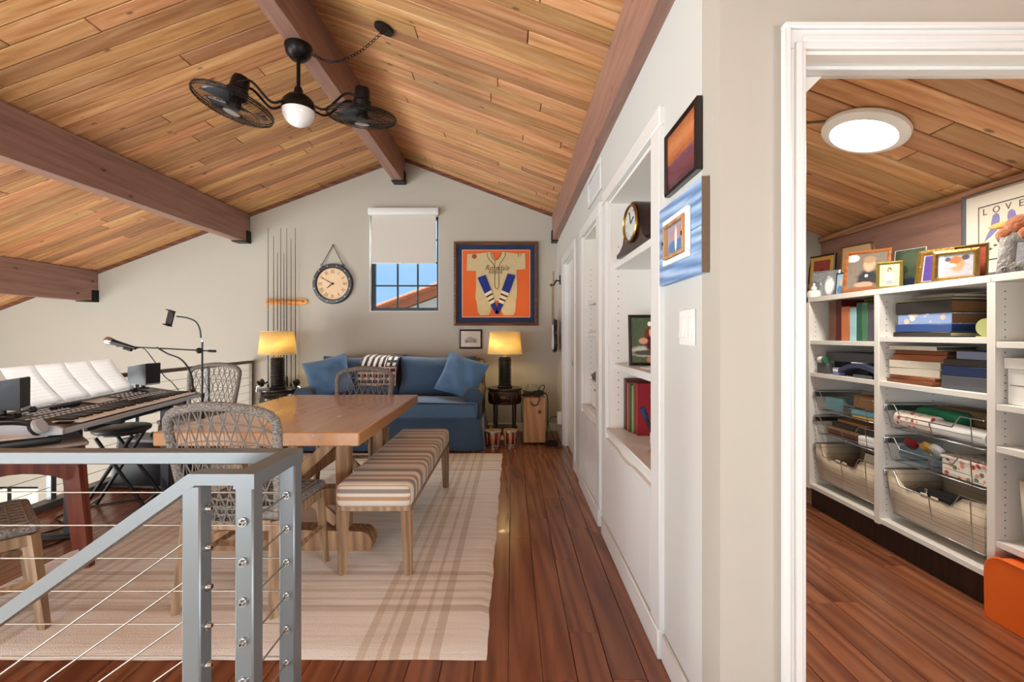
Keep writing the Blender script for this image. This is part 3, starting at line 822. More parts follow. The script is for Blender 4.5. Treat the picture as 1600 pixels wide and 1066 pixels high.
isr = n.math('GREATER_THAN', X_, .08)
glyph = n.math('MULTIPLY', n.math('GREATER_THAN', fx, .45), n.math('GREATER_THAN', fz, .45))
sel = n.math('GREATER_THAN', Z_, .22)
pat_top = n.mix(isr, n.mix(vert, '#e6dcd2', '#1d1a20'), n.mix(glyph, '#1d1a20', '#e6dcd2'))
pat_low = n.mix(n.math('MULTIPLY', hor, n.math('GREATER_THAN', fx, .2)), '#c9a99a', '#231d26')
n.col(n.mix(sel, pat_low, pat_top)); n.set(rough=.95, sheen=.3); n.bump(n.noise(n.coord(), 150, 2), .5, .004)
b = MB(); prof = spline([(5.83, .72), (5.845, .93), (5.73, .990), (5.58, .985), (5.40, .93), (5.325, .80), (5.32, .69)], 6)
prof = [(5.868, .70), (5.868, .86), (5.868, .955), (5.845, .985), (5.74, 1.004), (5.60, 1.000), (5.47, .975), (5.37, .90), (5.335, .80), (5.325, .66)]
def bl(u, v):
    f = v*(len(prof)-1); i = min(int(f), len(prof)-2); q = [lerp(prof[i][k], prof[i+1][k], f-i) for k in (0, 1)]
    return (-1.80 + .45*u + .012*math.sin(v*5), q[0] - .004*math.sin(u*17), q[1] + .006*math.sin(u*11))
b.grid(bl, 20, 27)
o = b.build('throw_blanket', 'mud_cloth', ang=70)
so = o.modifiers.new('thickness', 'SOLIDIFY'); so.thickness = .008
tag(o, 'black and cream patterned throw blanket draped over the sofa back', 'blanket')

# ================================================================== SIDE TABLES AND LAMPS
def side_table(x, y, mat, label):
    t = thing('side_table', label, 'table', (x, y, 0), 0, 'round drum end tables beside the sofa')
    MB().lathe([(0.001, .60), (.205, .60), (.21, .606), (.21, .618), (.205, .624), (.001, .624)], n=40).build('top', mat, t)
    MB().lathe([(.001, .44), (.192, .44), (.196, .45), (.196, .59), (.19, .599), (.001, .599)], n=40).build('drum', mat, t)
    for a0 in (-90, -25, -155):
        b = MB(); k = 8
        vs = []; 
        for i in range(k+1):
            a_ = R(a0-21+42*i/k); vs += [(.1985*math.cos(a_), .1985*math.sin(a_), .47), (.1985*math.cos(a_), .1985*math.sin(a_), .57)]
        b.add(vs, [(2*i, 2*i+2, 2*i+3, 2*i+1) for i in range(k)])
        o = b.build('drawer_front', mat, t)
        so = o.modifiers.new('thickness', 'SOLIDIFY'); so.thickness = .003; so.offset = 1
        rim = [v for v in vs[0::2]] + [v for v in vs[1::2]][::-1]
        MB().tube(rim, .0022, 5, closed=True).build('inlay', 'brass', o, ang=80)
        a_ = R(a0); MB().ball((.21*math.cos(a_), .21*math.sin(a_), .52), .009, 12).build('knob', 'brass', o)
    for a0 in (45, 135, 225, 315):
        a_ = R(a0); MB().lathe([(.02, .014), (.024, .03), (.02, .05), (.022, .24), (.026, .43), (.026, .45)], (.155*math.cos(a_), .155*math.sin(a_), -.013), 14).build('leg', mat, t)
    MB().lathe([(.001, .14), (.15, .14), (.15, .156), (.001, .156)], n=32).build('lower_shelf', mat, t)
side_table(-.085, 5.44, 'dark_wood', 'dark reddish round end table between the sofa and the cajon')
side_table(-2.73, 5.32, 'espresso', 'black round end table beside the fishing rods')
def lamp(x, y, label, power):
    z0 = .625
    t = thing('table_lamp', label, 'lamp', (x, y, z0), 0, 'pair of lit table lamps')
    prof = [(.001, 0), (.088, 0), (.09, .012), (.078, .024)]
    k = 15
    for i in range(k):
        z = .028 + i*.0215; prof += [(.062, z), (.078, z+.004), (.080, z+.0085), (.078, z+.013), (.062, z+.017)]
    z = .028 + k*.0215; prof += [(.06, z), (.07, z+.006), (.07, z+.014), (.001, z+.016)]
    MB().lathe(prof, n=36).build('ribbed_base', 'lamp_ceramic', t, ang=30)
    MB().lathe([(.001, z+.014), (.028, z+.016), (.026, z+.026), (.011, z+.03), (.011, z+.07)], n=16).build('neck', 'brass', t)
    zs = .40
    sh = MB()
    sh.lathe([(.205, zs), (.178, zs+.265)], n=48); s_ = sh.v
    vs = [v.copy() for v in s_[:96]]
    me_f = [(j, (j+1) % 48, 48+(j+1) % 48, 48+j) for j in range(48)]
    o = MB().add(vs, me_f).build('shade', 'linen_shade', t, ang=80)
    so = o.modifiers.new('thickness', 'SOLIDIFY'); so.thickness = .003
    b = MB()
    for r_, zz in ((.205, zs), (.178, zs+.265)): b.tube([(r_*math.cos(i*math.pi/18), r_*math.sin(i*math.pi/18), zz) for i in range(36)], .003, 6, closed=True)
    b.build('shade_rim', 'linen_rim', o, ang=80)
    b = MB()
    for i in range(3): a_ = i*2*math.pi/3; b.tube([(.009*math.cos(a_), .009*math.sin(a_), zs+.235), (.182*math.cos(a_), .182*math.sin(a_), zs+.245)], .002, 5)
    b.tube([(0, 0, z+.06), (0, 0, zs+.275)], .003, 6); b.ball((0, 0, zs+.285), .01, 10); b.build('harp', 'brass', t, ang=80)
    MB().lathe([(.012, zs+.03), (.014, zs+.05), (.03, zs+.09), (.028, zs+.12), (.001, zs+.135)], (.03, 0, 0), 14).build('bulb', 'bulb_warm', t)
    l = bpy.data.lights.new('lamp_light', 'POINT'); l.energy = power; l.color = (1, .79, .42); l.shadow_soft_size = .05
    lo = bpy.data.objects.new('lamp_light', l); lo.location = (-.035, 0, zs+.11); lo.parent = t; COL.objects.link(lo)
plain('lamp_ceramic', '#2b2724', .3, .3, var=.2)
plain('linen_rim', '#e9dcc0', .9)
lamp(-.085, 5.44, 'lit ribbed dark table lamp with linen shade below the framed jersey', 6)
lamp(-2.74, 5.32, 'lit ribbed dark table lamp with linen shade in front of the fishing rods', 5.5)

# ================================================================== FAR WALL THINGS
t = thing('roller_blind', 'grey roller blind half covering the window over the sofa', 'blind', (-1.4, YF-.03, 2.17))
plain('blind_fabric', '#cdc8c0', .9, var=.05, scale=120)
MB().bb(-1.852, -.945, YF-.075, YF-.002, 2.795, 2.885, .012, 2).build('cassette', 'white_paint', t, True)
MB().bb(-1.812, -.982, YF-.030, YF-.027, 2.185, 2.80).build('fabric', 'blind_fabric', t, True)
MB().bb(-1.812, -.982, YF-.036, YF-.022, 2.168, 2.188, .004).build('bottom_bar', 'white_paint', t, True)
MB().cyl((-1.40, YF-.037, 2.178), (-1.40, YF-.045, 2.178), .012, n=12).build('pull_tab', 'clear_glass', t, True)

def picture(name, label, cat, loc, rot, w, h, fw, fd, fmat, pic, matw=0, matm=None, group=None, glass=False, inner=None, stand=False):
    """frame of four mitred rails, optional mount and inner slip, the print, a backing. Local: width x, height z from 0, faces -y"""
    t = thing(name, label, cat, loc, 0, group); t.rotation_euler = rot
    def rail(p, q, r, s_):   # p,q outer corners, r,s inner corners
        b = MB(); y0, y1 = 0, -fd
        o2 = [(p[0], p[1]), (q[0], q[1]), (s_[0], s_[1]), (r[0], r[1])]
        mid = [((p[0]*.4+r[0]*.6), (p[1]*.4+r[1]*.6)), ((q[0]*.4+s_[0]*.6), (q[1]*.4+s_[1]*.6))]
        vs = [(a[0], y0, a[1]) for a in o2] + [(p[0], y1*.75, p[1]), (q[0], y1*.75, q[1]), (mid[1][0], y1, mid[1][1]), (mid[0][0], y1, mid[0][1]), (r[0], y1*.6, r[1]), (s_[0], y1*.6, s_[1])]
        b.add(vs, [(0, 1, 2, 3), (0, 4, 5, 1), (4, 7, 6, 5), (7, 8, 9, 6), (8, 3, 2, 9), (0, 3, 8, 7, 4), (1, 5, 6, 9, 2)])
        return b.build('frame_rail', fmat, t, ang=25)
    x0, x1 = -w/2, w/2; a, c_ = x0+fw, x1-fw
    rail((x0, 0), (x1, 0), (a, fw), (c_, fw)); rail((x1, 0), (x1, h), (c_, fw), (c_, h-fw))
    rail((x1, h), (x0, h), (c_, h-fw), (a, h-fw)); rail((x0, h), (x0, 0), (a, h-fw), (a, fw))
    MB().bb(x0+fw*.3, x1-fw*.3, -.003, .003, fw*.3, h-fw*.3).build('backing', 'black_plastic', t)
    m = matw
    if m: MB().bb(a, c_, -fd*.42, -fd*.38, fw, h-fw).build('mount', matm, t)
    if inner: MB().bb(a+m-.006, c_-m+.006, -fd*.46, -fd*.42, fw+m-.006, h-fw-m+.006).build('slip', inner, t)
    if pic: MB().bb(a+m, c_-m, -fd*.50, -fd*.46, fw+m, h-fw-m).build('print', pic, t)
    if glass: MB().bb(a, c_, -fd*.58, -fd*.56, fw, h-fw).build('glass', 'picture_glass', t)
    if stand:
        b = MB(); b.add([(-.03, .003, h*.72), (.03, .003, h*.72), (.035, h*.23, 0.004), (-.035, h*.23, 0.004)], [(0, 1, 2, 3)])
        o = b.build('easel_back', 'black_plastic', t); so = o.modifiers.new('thickness', 'SOLIDIFY'); so.thickness = .004
    return t
plain('navy_mat', '#1d2f57', .8, var=.1); plain('orange_mat', '#e8692a', .75, var=.06); plain('cream_jersey', '#dcc79a', .9, var=.25, scale=18, bump=.6)
plain('royal_sock', '#1e2f86', .85, var=.15); plain('sock_white', '#e6dcc4', .9); plain('braid_brown', '#5a3a1e', .8); plain('patch_red', '#9a4a35', .8); plain('pale_slip', '#e8c9a8', .6)
fj = picture('framed_jersey', 'framed cream baseball jersey with blue socks on orange ground', 'framed jersey', (-.2085, YF-.004, 1.371), (0, 0, 0), 1.085, 1.083, .042, .05, 'frame_brown', None, .065, 'navy_mat')
J = lambda u, v: ((u-532)/1066*1.163, (1066-v)/1066*1.163-.040)     # crop pixels -> frame metres
x0, z0 = J(138, 925); x1, z1 = J(932, 138)
MB().bb(x0-.008, x1+.008, -.0225, -.0215, z0-.008, z1+.008).build('slip', 'pale_slip', fj)
MB().bb(x0, x1, -.0245, -.0226, z0, z1).build('ground', 'orange_mat', fj)
def flat(pts, y0, y1, name, mat, par, bev=0):
    b = MB(); b.prism([J(*p) for p in pts], 1, y0, y1); return b.build(name, mat, par)
body = [(335,178),(425,165),(480,158),(520,245),(560,250),(600,158),(650,162),(760,178),(880,175),(882,360),(775,370),(785,560),(780,700),(765,735),(300,735),(290,700),(300,560),(298,382),(188,380),(195,185)]
js = flat(body, -.034, -.0246, 'jersey', 'cream_jersey', fj)
for side in ([(305,735),(480,735),(470,800),(478,840),(450,905),(345,910),(318,860)], [(600,735),(770,735),(762,860),(740,905),(625,905),(590,850),(610,800)]): flat(side, -.033, -.0246, 'jersey_tail', 'cream_jersey', fj)
def piping_(pts, r_, name, mat, y): 
    b = MB(); b.tube([(J(*p)[0], y, J(*p)[1]) for p in pts], r_, 5); return b.build(name, mat, js, ang=80)
piping_(spline([(425,165),(440,230),(490,290),(515,340),(520,420),(520,560),(545,595),(568,560),(568,420),(570,330),(600,270),(640,210),(645,165)], 5), .004, 'placket_braid', 'braid_brown', -.0345)
piping_(spline([(470,165),(485,215),(525,255),(575,220),(602,165)], 5), .004, 'collar_braid', 'braid_brown', -.0345)
piping_([(522, 258), (518, 340)], .003, 'front_seam', 'braid_brown', -.0345)
text_obj('lettering', 'Rosedale', .098, 'braid_brown', fj, (J(545, 348)[0], -.0345, J(545, 348)[1]), (R(90), 0, 0), .0015, .35, sx=.86)
text_obj('lettering', 'INDIANS', .058, 'braid_brown', fj, (J(530, 400)[0], -.0345, J(530, 400)[1]), (R(90), 0, 0), .0015, 0, sx=.8)
text_obj('lettering', '51', .06, 'black_plastic', fj, (J(812, 195)[0], -.0345, J(812, 195)[1]), (R(90), 0, 0), .0015)
p_ = J(278, 212); MB().cyl((p_[0], -.034, p_[1]), (p_[0], -.037, p_[1]), .031, n=24).build('sleeve_patch', 'patch_red', fj)
for pts in ([(315,465),(410,430),(478,610),(400,655)], [(672,415),(762,440),(690,650),(600,612)]): flat(pts, -.046, -.0345, 'sock', 'royal_sock', fj)
for a, b_ in (((400,655),(478,610)), ((600,612),(690,650))):
    A, B = Vector(a), Vector(b_); tip = Vector((545, 890)); L = (tip-(A+B)/2)
    fr = [0, .12, .20, .32, .40, .52, 1.0]; mats = ['sock_white', 'braid_brown', 'sock_white', 'braid_brown', 'sock_white', 'royal_sock']
    for i in range(6):
        q0, q1 = fr[i], fr[i+1]
        w0, w1 = 1-q0*.62, 1-q1*.62; mid = (A+B)/2
        e = [mid+L*q0+(A-mid)*w0, mid+L*q0+(B-mid)*w0, mid+L*q1+(B-mid)*w1, mid+L*q1+(A-mid)*w1]
        flat([tuple(v) for v in e], -.046, -.0345, 'sock_band' if i < 5 else 'sock_foot', mats[i], fj)
MB().bb(-.5, .5, -.0475, -.047, .045, 1.04).build('glass', 'picture_glass', fj)

photo('old_house', '#b9a08c', [(.5, .42, .36, .2, '#7d6a5c'), (.5, .5, .2, .16, '#8d7a6b'), (.5, .15, .6, .14, '#cbb8a6'), (.3, .33, .1, .08, '#5b4a40'), (.72, .33, .1, .08, '#5b4a40')], '#cfbcab')
picture('small_picture', 'small sepia photograph of a house in a dark frame above the sofa', 'picture', ((735.5-800)/120.4, YF-.003, 1.25-(545-523.5)/120.4), (0, 0, 0), .298, .25, .022, .018, 'espresso', 'old_house', 0, None, glass=True)

# wall clock
t = thing('wall_clock', 'round wall clock with grey riveted rim and Roman numerals hung by a cord', 'clock', (-2.319, YF-.002, 1.911))
ry = Matrix.Rotation(R(90), 3, 'X')
n = N('clock_paper'); v = n.noise(n.coord(), 9, 5); n.col(n.mix(v, '#e9cfae', '#d8b68f')); n.set(rough=.7)
plain('zinc', '#55565a', .5, .5, var=.3, scale=14)
MB().lathe([(.001, 0), (.26, 0), (.262, .02), (.25, .045), (.215, .05), (.205, .035), (.2, .02), (.001, .02)], n=56, rot=ry).build('rim', 'zinc', t)
MB().lathe([(.001, .0205), (.203, .0205), (.203, .024), (.001, .024)], n=48, rot=ry).build('dial', 'clock_paper', t)
for i in range(12):
    a_ = R(90-30*i); MB().ball((.233*math.cos(a_+R(15)), -.049, .233*math.sin(a_+R(15))), .009, 10, 1, .5, 1).build('rivet', 'steel', t)
    num = ['XII', 'I', 'II', 'III', 'IV', 'V', 'VI', 'VII', 'VIII', 'IX', 'X', 'XI'][i]
    text_obj('numeral', num, .072, 'braid_brown', t, (.155*math.cos(a_), -.0245, .155*math.sin(a_)), (R(90), a_*-1+R(90), 0), .0006, sx=.62)
for ang, L, w in ((-300, .155, .008), (-232, .095, .011)):
    a_ = R(90+ang); d_ = Vector((math.cos(a_), 0, math.sin(a_)))
    MB().tube([Vector((0, -.03, 0))-d_*.02, Vector((0, -.03, 0))+d_*L*.55, Vector((0, -.03, 0))+d_*L], [w*.5, w*.5, w*.2], 4).build('hand', 'black_metal', t, ang=30)
MB().cyl((0, -.024, 0), (0, -.036, 0), .012, n=14).build('hub', 'black_metal', t)
for s_ in (-1, 1):
    MB().tube([(s_*.13, -.03, .235+.012*math.cos(i*math.pi/4)) if False else (s_*.135+.016*math.cos(i*math.pi/5), -.03, .238+.016*math.sin(i*math.pi/5)) for i in range(10)], .004, 6, closed=True).build('ring', 'black_metal', t, ang=80)
    MB().tube([(s_*.135, -.028, .25), (0, -.012, .503)], .0055, 6).build('cord', 'piping_grey', t, ang=80)
MB().cyl((0, 0, .503), (0, -.02, .503), .008, n=10).build('nail', 'black_metal', t)

# fishing rods in a wall rack
t = thing('rod_rack', 'orange pine fishing rod rack on the far wall', 'rack', (-2.915, YF, 1.645))
b = MB()
prof = [(-3.19, 1.64), (-2.72, 1.635), (-2.66, 1.65), (-2.642, 1.68), (-2.66, 1.71), (-2.72, 1.723), (-3.19, 1.718)]
b.prism(prof, 1, YF-.018, YF-.001); b.build('back_board', 'pine_rack', t, True)
MB().bb(-3.17, -2.70, YF-.06, YF-.018, 1.672, 1.69, .005).build('holder_bar', 'pine_rack', t, True)
rods = [(423.6, 359, 'black'), (432.9, 372, 'brown'), (438, 397.7, 'brown'), (443.9, 360, 'black'), (448, 398, 'brown'), (453, 360, 'black'), (459, 376.6, 'brown'), (466.4, 359.7, 'black')]
plain('rod_black', '#26221f', .35); plain('rod_brown', '#4b2c1e', .35); plain('cork', '#b98d5e', .85, var=.3)
wh = ['first', 'second', 'third', 'fourth', 'fifth', 'sixth', 'seventh', 'eighth']
for i, (px, pt, col) in enumerate(rods):
    x = (px-800)/120.4; zt2 = 1.25+(523.5-pt)/120.4; y = YF-.072-.012*(i % 2)
    r_ = thing('fishing_rod', '%s %s fishing rod from the left in the wall rack' % (wh[i], col), 'fishing rod', (x, y, .01), 0, 'fishing rods in the wall rack')
    hz = .62 + .05*(i % 3)
    MB().tube([(0, 0, hz), (0, 0, 1.6), (0, 0, zt2)], [.0065, .005, .0025], 8).build('blank', 'rod_'+col, r_, ang=80)
    MB().lathe([(.001, 0), (.013, .002), (.014, .05), (.011, .2), (.013, .36), (.009, .42), (.009, .5), (.014, .52), (.015, hz-.03), (.007, hz)], n=12).build('grip', 'black_satin' if i % 2 else 'cork' if i in (2,) else 'black_satin', r_, ang=60)
    for k in range(4):
        z = hz + (zt2-hz)*(.25+.22*k); MB().tube([(.010*math.cos(j*math.pi/4), -.012+.010*math.sin(j*math.pi/4)-.006, z) for j in range(8)], .0018, 4, closed=True).build('line_guide', 'steel', r_, ang=80)
    if i in (0, 3, 7):
        rl = MB(); zc = .50; s_ = -1 if i == 0 else 1
        rl.lathe([(.001, -.03), (.036, -.03), (.038, -.02), (.022, -.015), (.022, .015), (.036, .02), (.034, .03), (.001, .03)], (s_*.05, -.075, zc+.14), 18, Matrix.Rotation(R(60), 3, 'Y'))
        rl.tube([(0, -.012, zc+.14), (s_*.02, -.04, zc+.12), (s_*.05, -.07, zc+.12)], .010, 8); rl.ball((s_*.045, -.07, zc+.11), .03, 12)
        reel = rl.build('reel', 'black_metal', r_, ang=50)
        MB().tube([(s_*.05, -.075, zc+.10), (s_*.10, -.085, zc+.085), (s_*.10, -.085, zc+.04)], .005, 6).tube([(s_*.10, -.085, zc+.05), (s_*.10, -.085, zc+.02)], .011, 8).build('handle', 'chrome', reel, ang=60)

# guitar hanging on the right wall at the far corner
t = thing('electric_guitar', 'white and black electric guitar hanging edge-on by the far right corner', 'guitar', (.50, 5.50, 1.04))
GX = .50
def gb(pts, x0, x1, name, mat, par): return MB().prism(pts, 0, x0, x1).build(name, mat, par, True)
out = spline([(5.50-.02, 1.04), (5.36, 1.09), (5.345, 1.20), (5.40, 1.28), (5.36, 1.37), (5.40, 1.43), (5.455, 1.38), (5.545, 1.38), (5.60, 1.45), (5.64, 1.39), (5.60, 1.28), (5.65, 1.20), (5.64, 1.10), (5.52, 1.04)], 4)
out = [(v[0], v[1]) for v in [(p.x, p.y) for p in [Vector((a.x, a.y, 0)) for a in [Vector((q[0], q[1], 0)) for q in out]]]]
bdy = gb(out, GX-.005, GX+.035, 'body', 'black_satin', t)
gb([(5.40, 1.08), (5.39, 1.20), (5.44, 1.28), (5.43, 1.37), (5.50, 1.36), (5.56, 1.38), (5.575, 1.28), (5.60, 1.18), (5.58, 1.09)], GX-.018, GX-.0052, 'pickguard', 'white_plastic', bdy)
MB().bb(GX-.014, GX+.008, 5.478, 5.522, 1.36, 1.84, .004).build('neck', 'chair_wood', t, True)
MB().prism([(5.475, 1.84), (5.525, 1.84), (5.54, 1.90), (5.52, 2.02), (5.48, 2.02)], 0, GX-.006, GX+.010).build('headstock', 'chair_wood', t, True)
for k in range(3):
    for s_ in (-1, 1): MB().cyl((GX, 5.50+s_*.03, 1.88+.04*k), (GX, 5.50+s_*.062, 1.88+.04*k), .006, n=8).build('tuner', 'chrome', t, True)
b = MB()
for k in range(6): b.tube([(GX-.020, 5.486+.0056*k, 1.16), (GX-.016, 5.486+.0056*k, 1.86)], .0009, 4)
b.build('strings', 'steel', t, True, 80)
t = thing('guitar_hanger', 'black wall hanger yoke holding the guitar headstock', 'hanger', (.55, 5.5, 1.9))
b = MB(); b.bb(XW-.012, XW-.001, 5.47, 5.53, 1.86, 1.97, .003); b.build('plate', 'black_metal', t, True)
b = MB(); b.tube([(XW-.012, 5.5, 1.905), (.535, 5.5, 1.905)], .008, 8)
for s_ in (-1, 1): b.tube(spline([(.535, 5.5, 1.905), (.53, 5.5+s_*.055, 1.905), (.50, 5.5+s_*.062, 1.845), (.462, 5.5+s_*.055, 1.86)], 4), .007, 8)
b.build('yoke', 'black_metal', t, True, 80)

# cajon, cable, bongos, lantern, power adapter in the corner
t = thing('cajon', 'light brown wooden cajon box drum standing in the corner', 'drum', (.2575, 5.34, 0))
MB().bb(.13, .385, 5.21, 5.47, .012, .53, .008).build('body', 'cajon_wood', t, True)
MB().bb(.135, .38, 5.203, 5.2098, .02, .525, .002).build('tapa', 'cajon_wood', t, True)
MB().lathe([(.012, 0), (.022, 0), (.022, .002), (.012, .002)], (.317, 5.203, .37), 20, Matrix.Rotation(R(90), 3, 'X')).build('badge', 'frame_brown', t, True)
for x in (.155, .36):
    for y in (5.235, 5.445): MB().cyl((x, y, .0), (x, y, .012), .012, n=10).build('rubber_foot', 'rubber', t, True)
b = MB(Matrix.Translation((.085, 0, 0))); pts = []
for i in range(150):
    a_ = i*.42; rr = .085 + .03*math.sin(i*.37); pts.append((.172+rr*1.25*math.cos(a_), 5.33+rr*.9*math.sin(a_), .54+.045*(i/150)+.012*math.sin(i*1.3)))
pts += spline([(.26, 5.24, .58), (.315, 5.25, .56), (.325, 5.2, .42), (.318, 5.2, .2), (.31, 5.21, .06)], 8)
b.tube(pts, .0055, 6)
b.tube(spline([(.09, 5.23, .57), (.03, 5.19, .5), (.025, 5.19, .33), (.035, 5.2, .25)], 8), .0055, 6)
b.tube(spline([(.11, 5.25, .56), (.14, 5.19, .46), (.2, 5.185, .45), (.235, 5.2, .54)], 8), .0055, 6)
b.tube(spline([(.2, 5.28, .58), (.25, 5.24, .66), (.285, 5.22, .67), (.27, 5.22, .61), (.2, 5.24, .6)], 8), .0055, 6)
tag(b.build('coiled_cable', 'black_plastic', ang=80), 'tangled dark cable coiled on top of the cajon', 'cable')
t = thing('bell_jar', 'clear glass bell jar behind the coiled cable', 'jar', (.25, 5.585, 0))
MB().lathe([(.001, .002), (.11, .002), (.11, .02), (.001, .02)], n=28).build('base', 'dark_wood', t)
MB().lathe([(.098, .021), (.098, .55), (.09, .60), (.06, .64), (.001, .65)], n=28).build('glass_dome', 'clear_glass', t)
plain('drum_skin', '#d9c39b', .7, var=.1)
t = thing('bongo_drums', 'pair of red and tan striped bongo drums with chrome hoops on the floor', 'bongos', (-.14, 5.17, 0))
def bongo(x, y, r_, h):
    st = []
    k = 14
    sh = MB()
    for i in range(k):
        a0, a1 = 2*math.pi*i/k, 2*math.pi*(i+1)/k
        vs = [(x+rr*math.cos(a_), y+rr*math.sin(a_), z) for z, rr in ((.01, r_*.84), (h*.5, r_*.92), (h-.01, r_)) for a_ in (a0, a1)]
        b = MB(); b.add(vs, [(0, 1, 3, 2), (2, 3, 5, 4)])
        o = b.build('stave', 'bongo_red' if i % 2 else 'bongo_tan', t, True)
        so = o.modifiers.new('thickness', 'SOLIDIFY'); so.thickness = .008
    MB().lathe([(.001, h), (r_*.99, h), (r_*1.0, h-.008), (.001, h-.012)], (x, y, 0), 28).build('skin', 'drum_skin', t, True)
    for z, rr in ((h-.016, r_*1.04), (.012, r_*.87)): b = MB(); b.lathe([(rr-.006, z-.009), (rr, z-.009), (rr, z+.009), (rr-.006, z+.009), (rr-.006, z-.009)], (x, y, 0), 28); b.build('hoop', 'chrome', t, True)
    for i in range(4):
        a_ = math.pi/4+i*math.pi/2; MB().tube([(x+r_*1.05*math.cos(a_), y+r_*1.05*math.sin(a_), h-.02), (x+r_*.95*math.cos(a_), y+r_*.95*math.sin(a_), .03)], .0045, 6).build('tension_rod', 'chrome', t, True, 80)
plain('bongo_red', '#8a1a17', .3); plain('bongo_tan', '#d3ad7d', .35)
bongo(-.215, 5.15, .098, .175); bongo(-.02, 5.17, .080, .175)
MB().bb(-.135, -.085, 5.14, 5.18, .06, .11, .004).build('bridge', 'bongo_tan', t, True)
t = thing('lantern', 'small glass lantern with metal cap between sofa arm and bongos', 'lantern', (-.252, 5.31, 0)); t.scale = (.72, .72, .85)
MB().lathe([(.001, .0), (.06, .0), (.06, .02), (.001, .02)], n=20).build('base', 'black_metal', t)
MB().lathe([(.052, .021), (.055, .08), (.052, .17)], n=20).build('glass_chimney', 'clear_glass', t)
MB().lathe([(.06, .171), (.058, .18), (.035, .205), (.03, .225), (.001, .235)], n=20).build('cap', 'brass', t)
MB().tube(spline([(-.058, 0, .17), (-.05, 0, .25), (0, 0, .285), (.05, 0, .25), (.058, 0, .17)], 5), .003, 6).build('bail_handle', 'brass', t, ang=80)
for i in range(4): a_ = i*math.pi/2+.4; MB().tube([(.058*math.cos(a_), .058*math.sin(a_), .02), (.058*math.cos(a_), .058*math.sin(a_), .172)], .003, 6).build('strut', 'brass', t, ang=80)
t = thing('power_adapter', 'white plug adapter in the wall outlet with a black cord', 'adapter', (XW-.03, 5.35, .2))
b = MB(); b.bb(XW-.055, XW-.004, 5.33, 5.40, .20, .345, .006); b.build('adapter', 'white_plastic', t, True)
MB().bb(XW-.004, XW-.0005, 5.325, 5.405, .19, .355, .002).build('outlet_plate', 'white_plastic', t, True)
MB().tube(spline([(XW-.05, 5.36, .29), (.46, 5.3, .29), (.42, 5.28, .22), (.46, 5.27, .1), (.5, 5.28, .012), (.44, 5.26, .008), (.40, 5.3, .008)], 8), .004, 6).build('cord', 'rubber', t, True, 80)
b = MB(); pts = []
for i in range(70): a_ = i*.5; pts.append((.45+(.06+.015*math.sin(i*.7))*math.cos(a_), 5.18+.05*math.sin(a_)*(1+.2*math.sin(i)), .008+.03*(i/70)))
b.tube(pts, .005, 6); b.tube(spline([(.38, 5.16, .007), (.42, 5.10, .007), (.50, 5.06, .007), (.552, 5.00, .007)], 6), .005, 6)
tag(b.build('floor_cables', 'rubber', ang=80), 'black cables tangled on the floor beside the cajon', 'cable')

# ================================================================== CEILING FAN
t = thing('ceiling_fan', 'black double ceiling fan with two caged heads and a white globe light', 'fan', (-1.445, 3.08, 2.66))
FX, FY = -1.445, 3.08
plain('oil_bronze', '#211b1c', .38, .7, var=.15)
MB().lathe([(.001, 3.205), (.088, 3.205), (.09, 3.195), (.08, 3.15), (.05, 3.115), (.025, 3.105), (.001, 3.105)], (FX, FY, 0), 28).build('canopy', 'oil_bronze', t, True)
MB().cyl((FX, FY, 2.88), (FX, FY, 3.11), .0125, n=14).build('downrod', 'oil_bronze', t, True)
MB().lathe([(.001, 2.925), (.022, 2.925), (.028, 2.905), (.03, 2.885), (.07, 2.86), (.098, 2.83), (.108, 2.79), (.107, 2.765), (.001, 2.765)], (FX, FY, 0), 32).build('motor_housing', 'oil_bronze', t, True)
gl = [(.104*math.cos(a_), 2.765-.105*math.sin(a_)) for a_ in [i*math.pi/2/10 for i in range(11)]]
gl[-1] = (.001, gl[-1][1])
MB().lathe(gl, (FX, FY, 0), 32).build('globe', 'globe_glass', t, True)
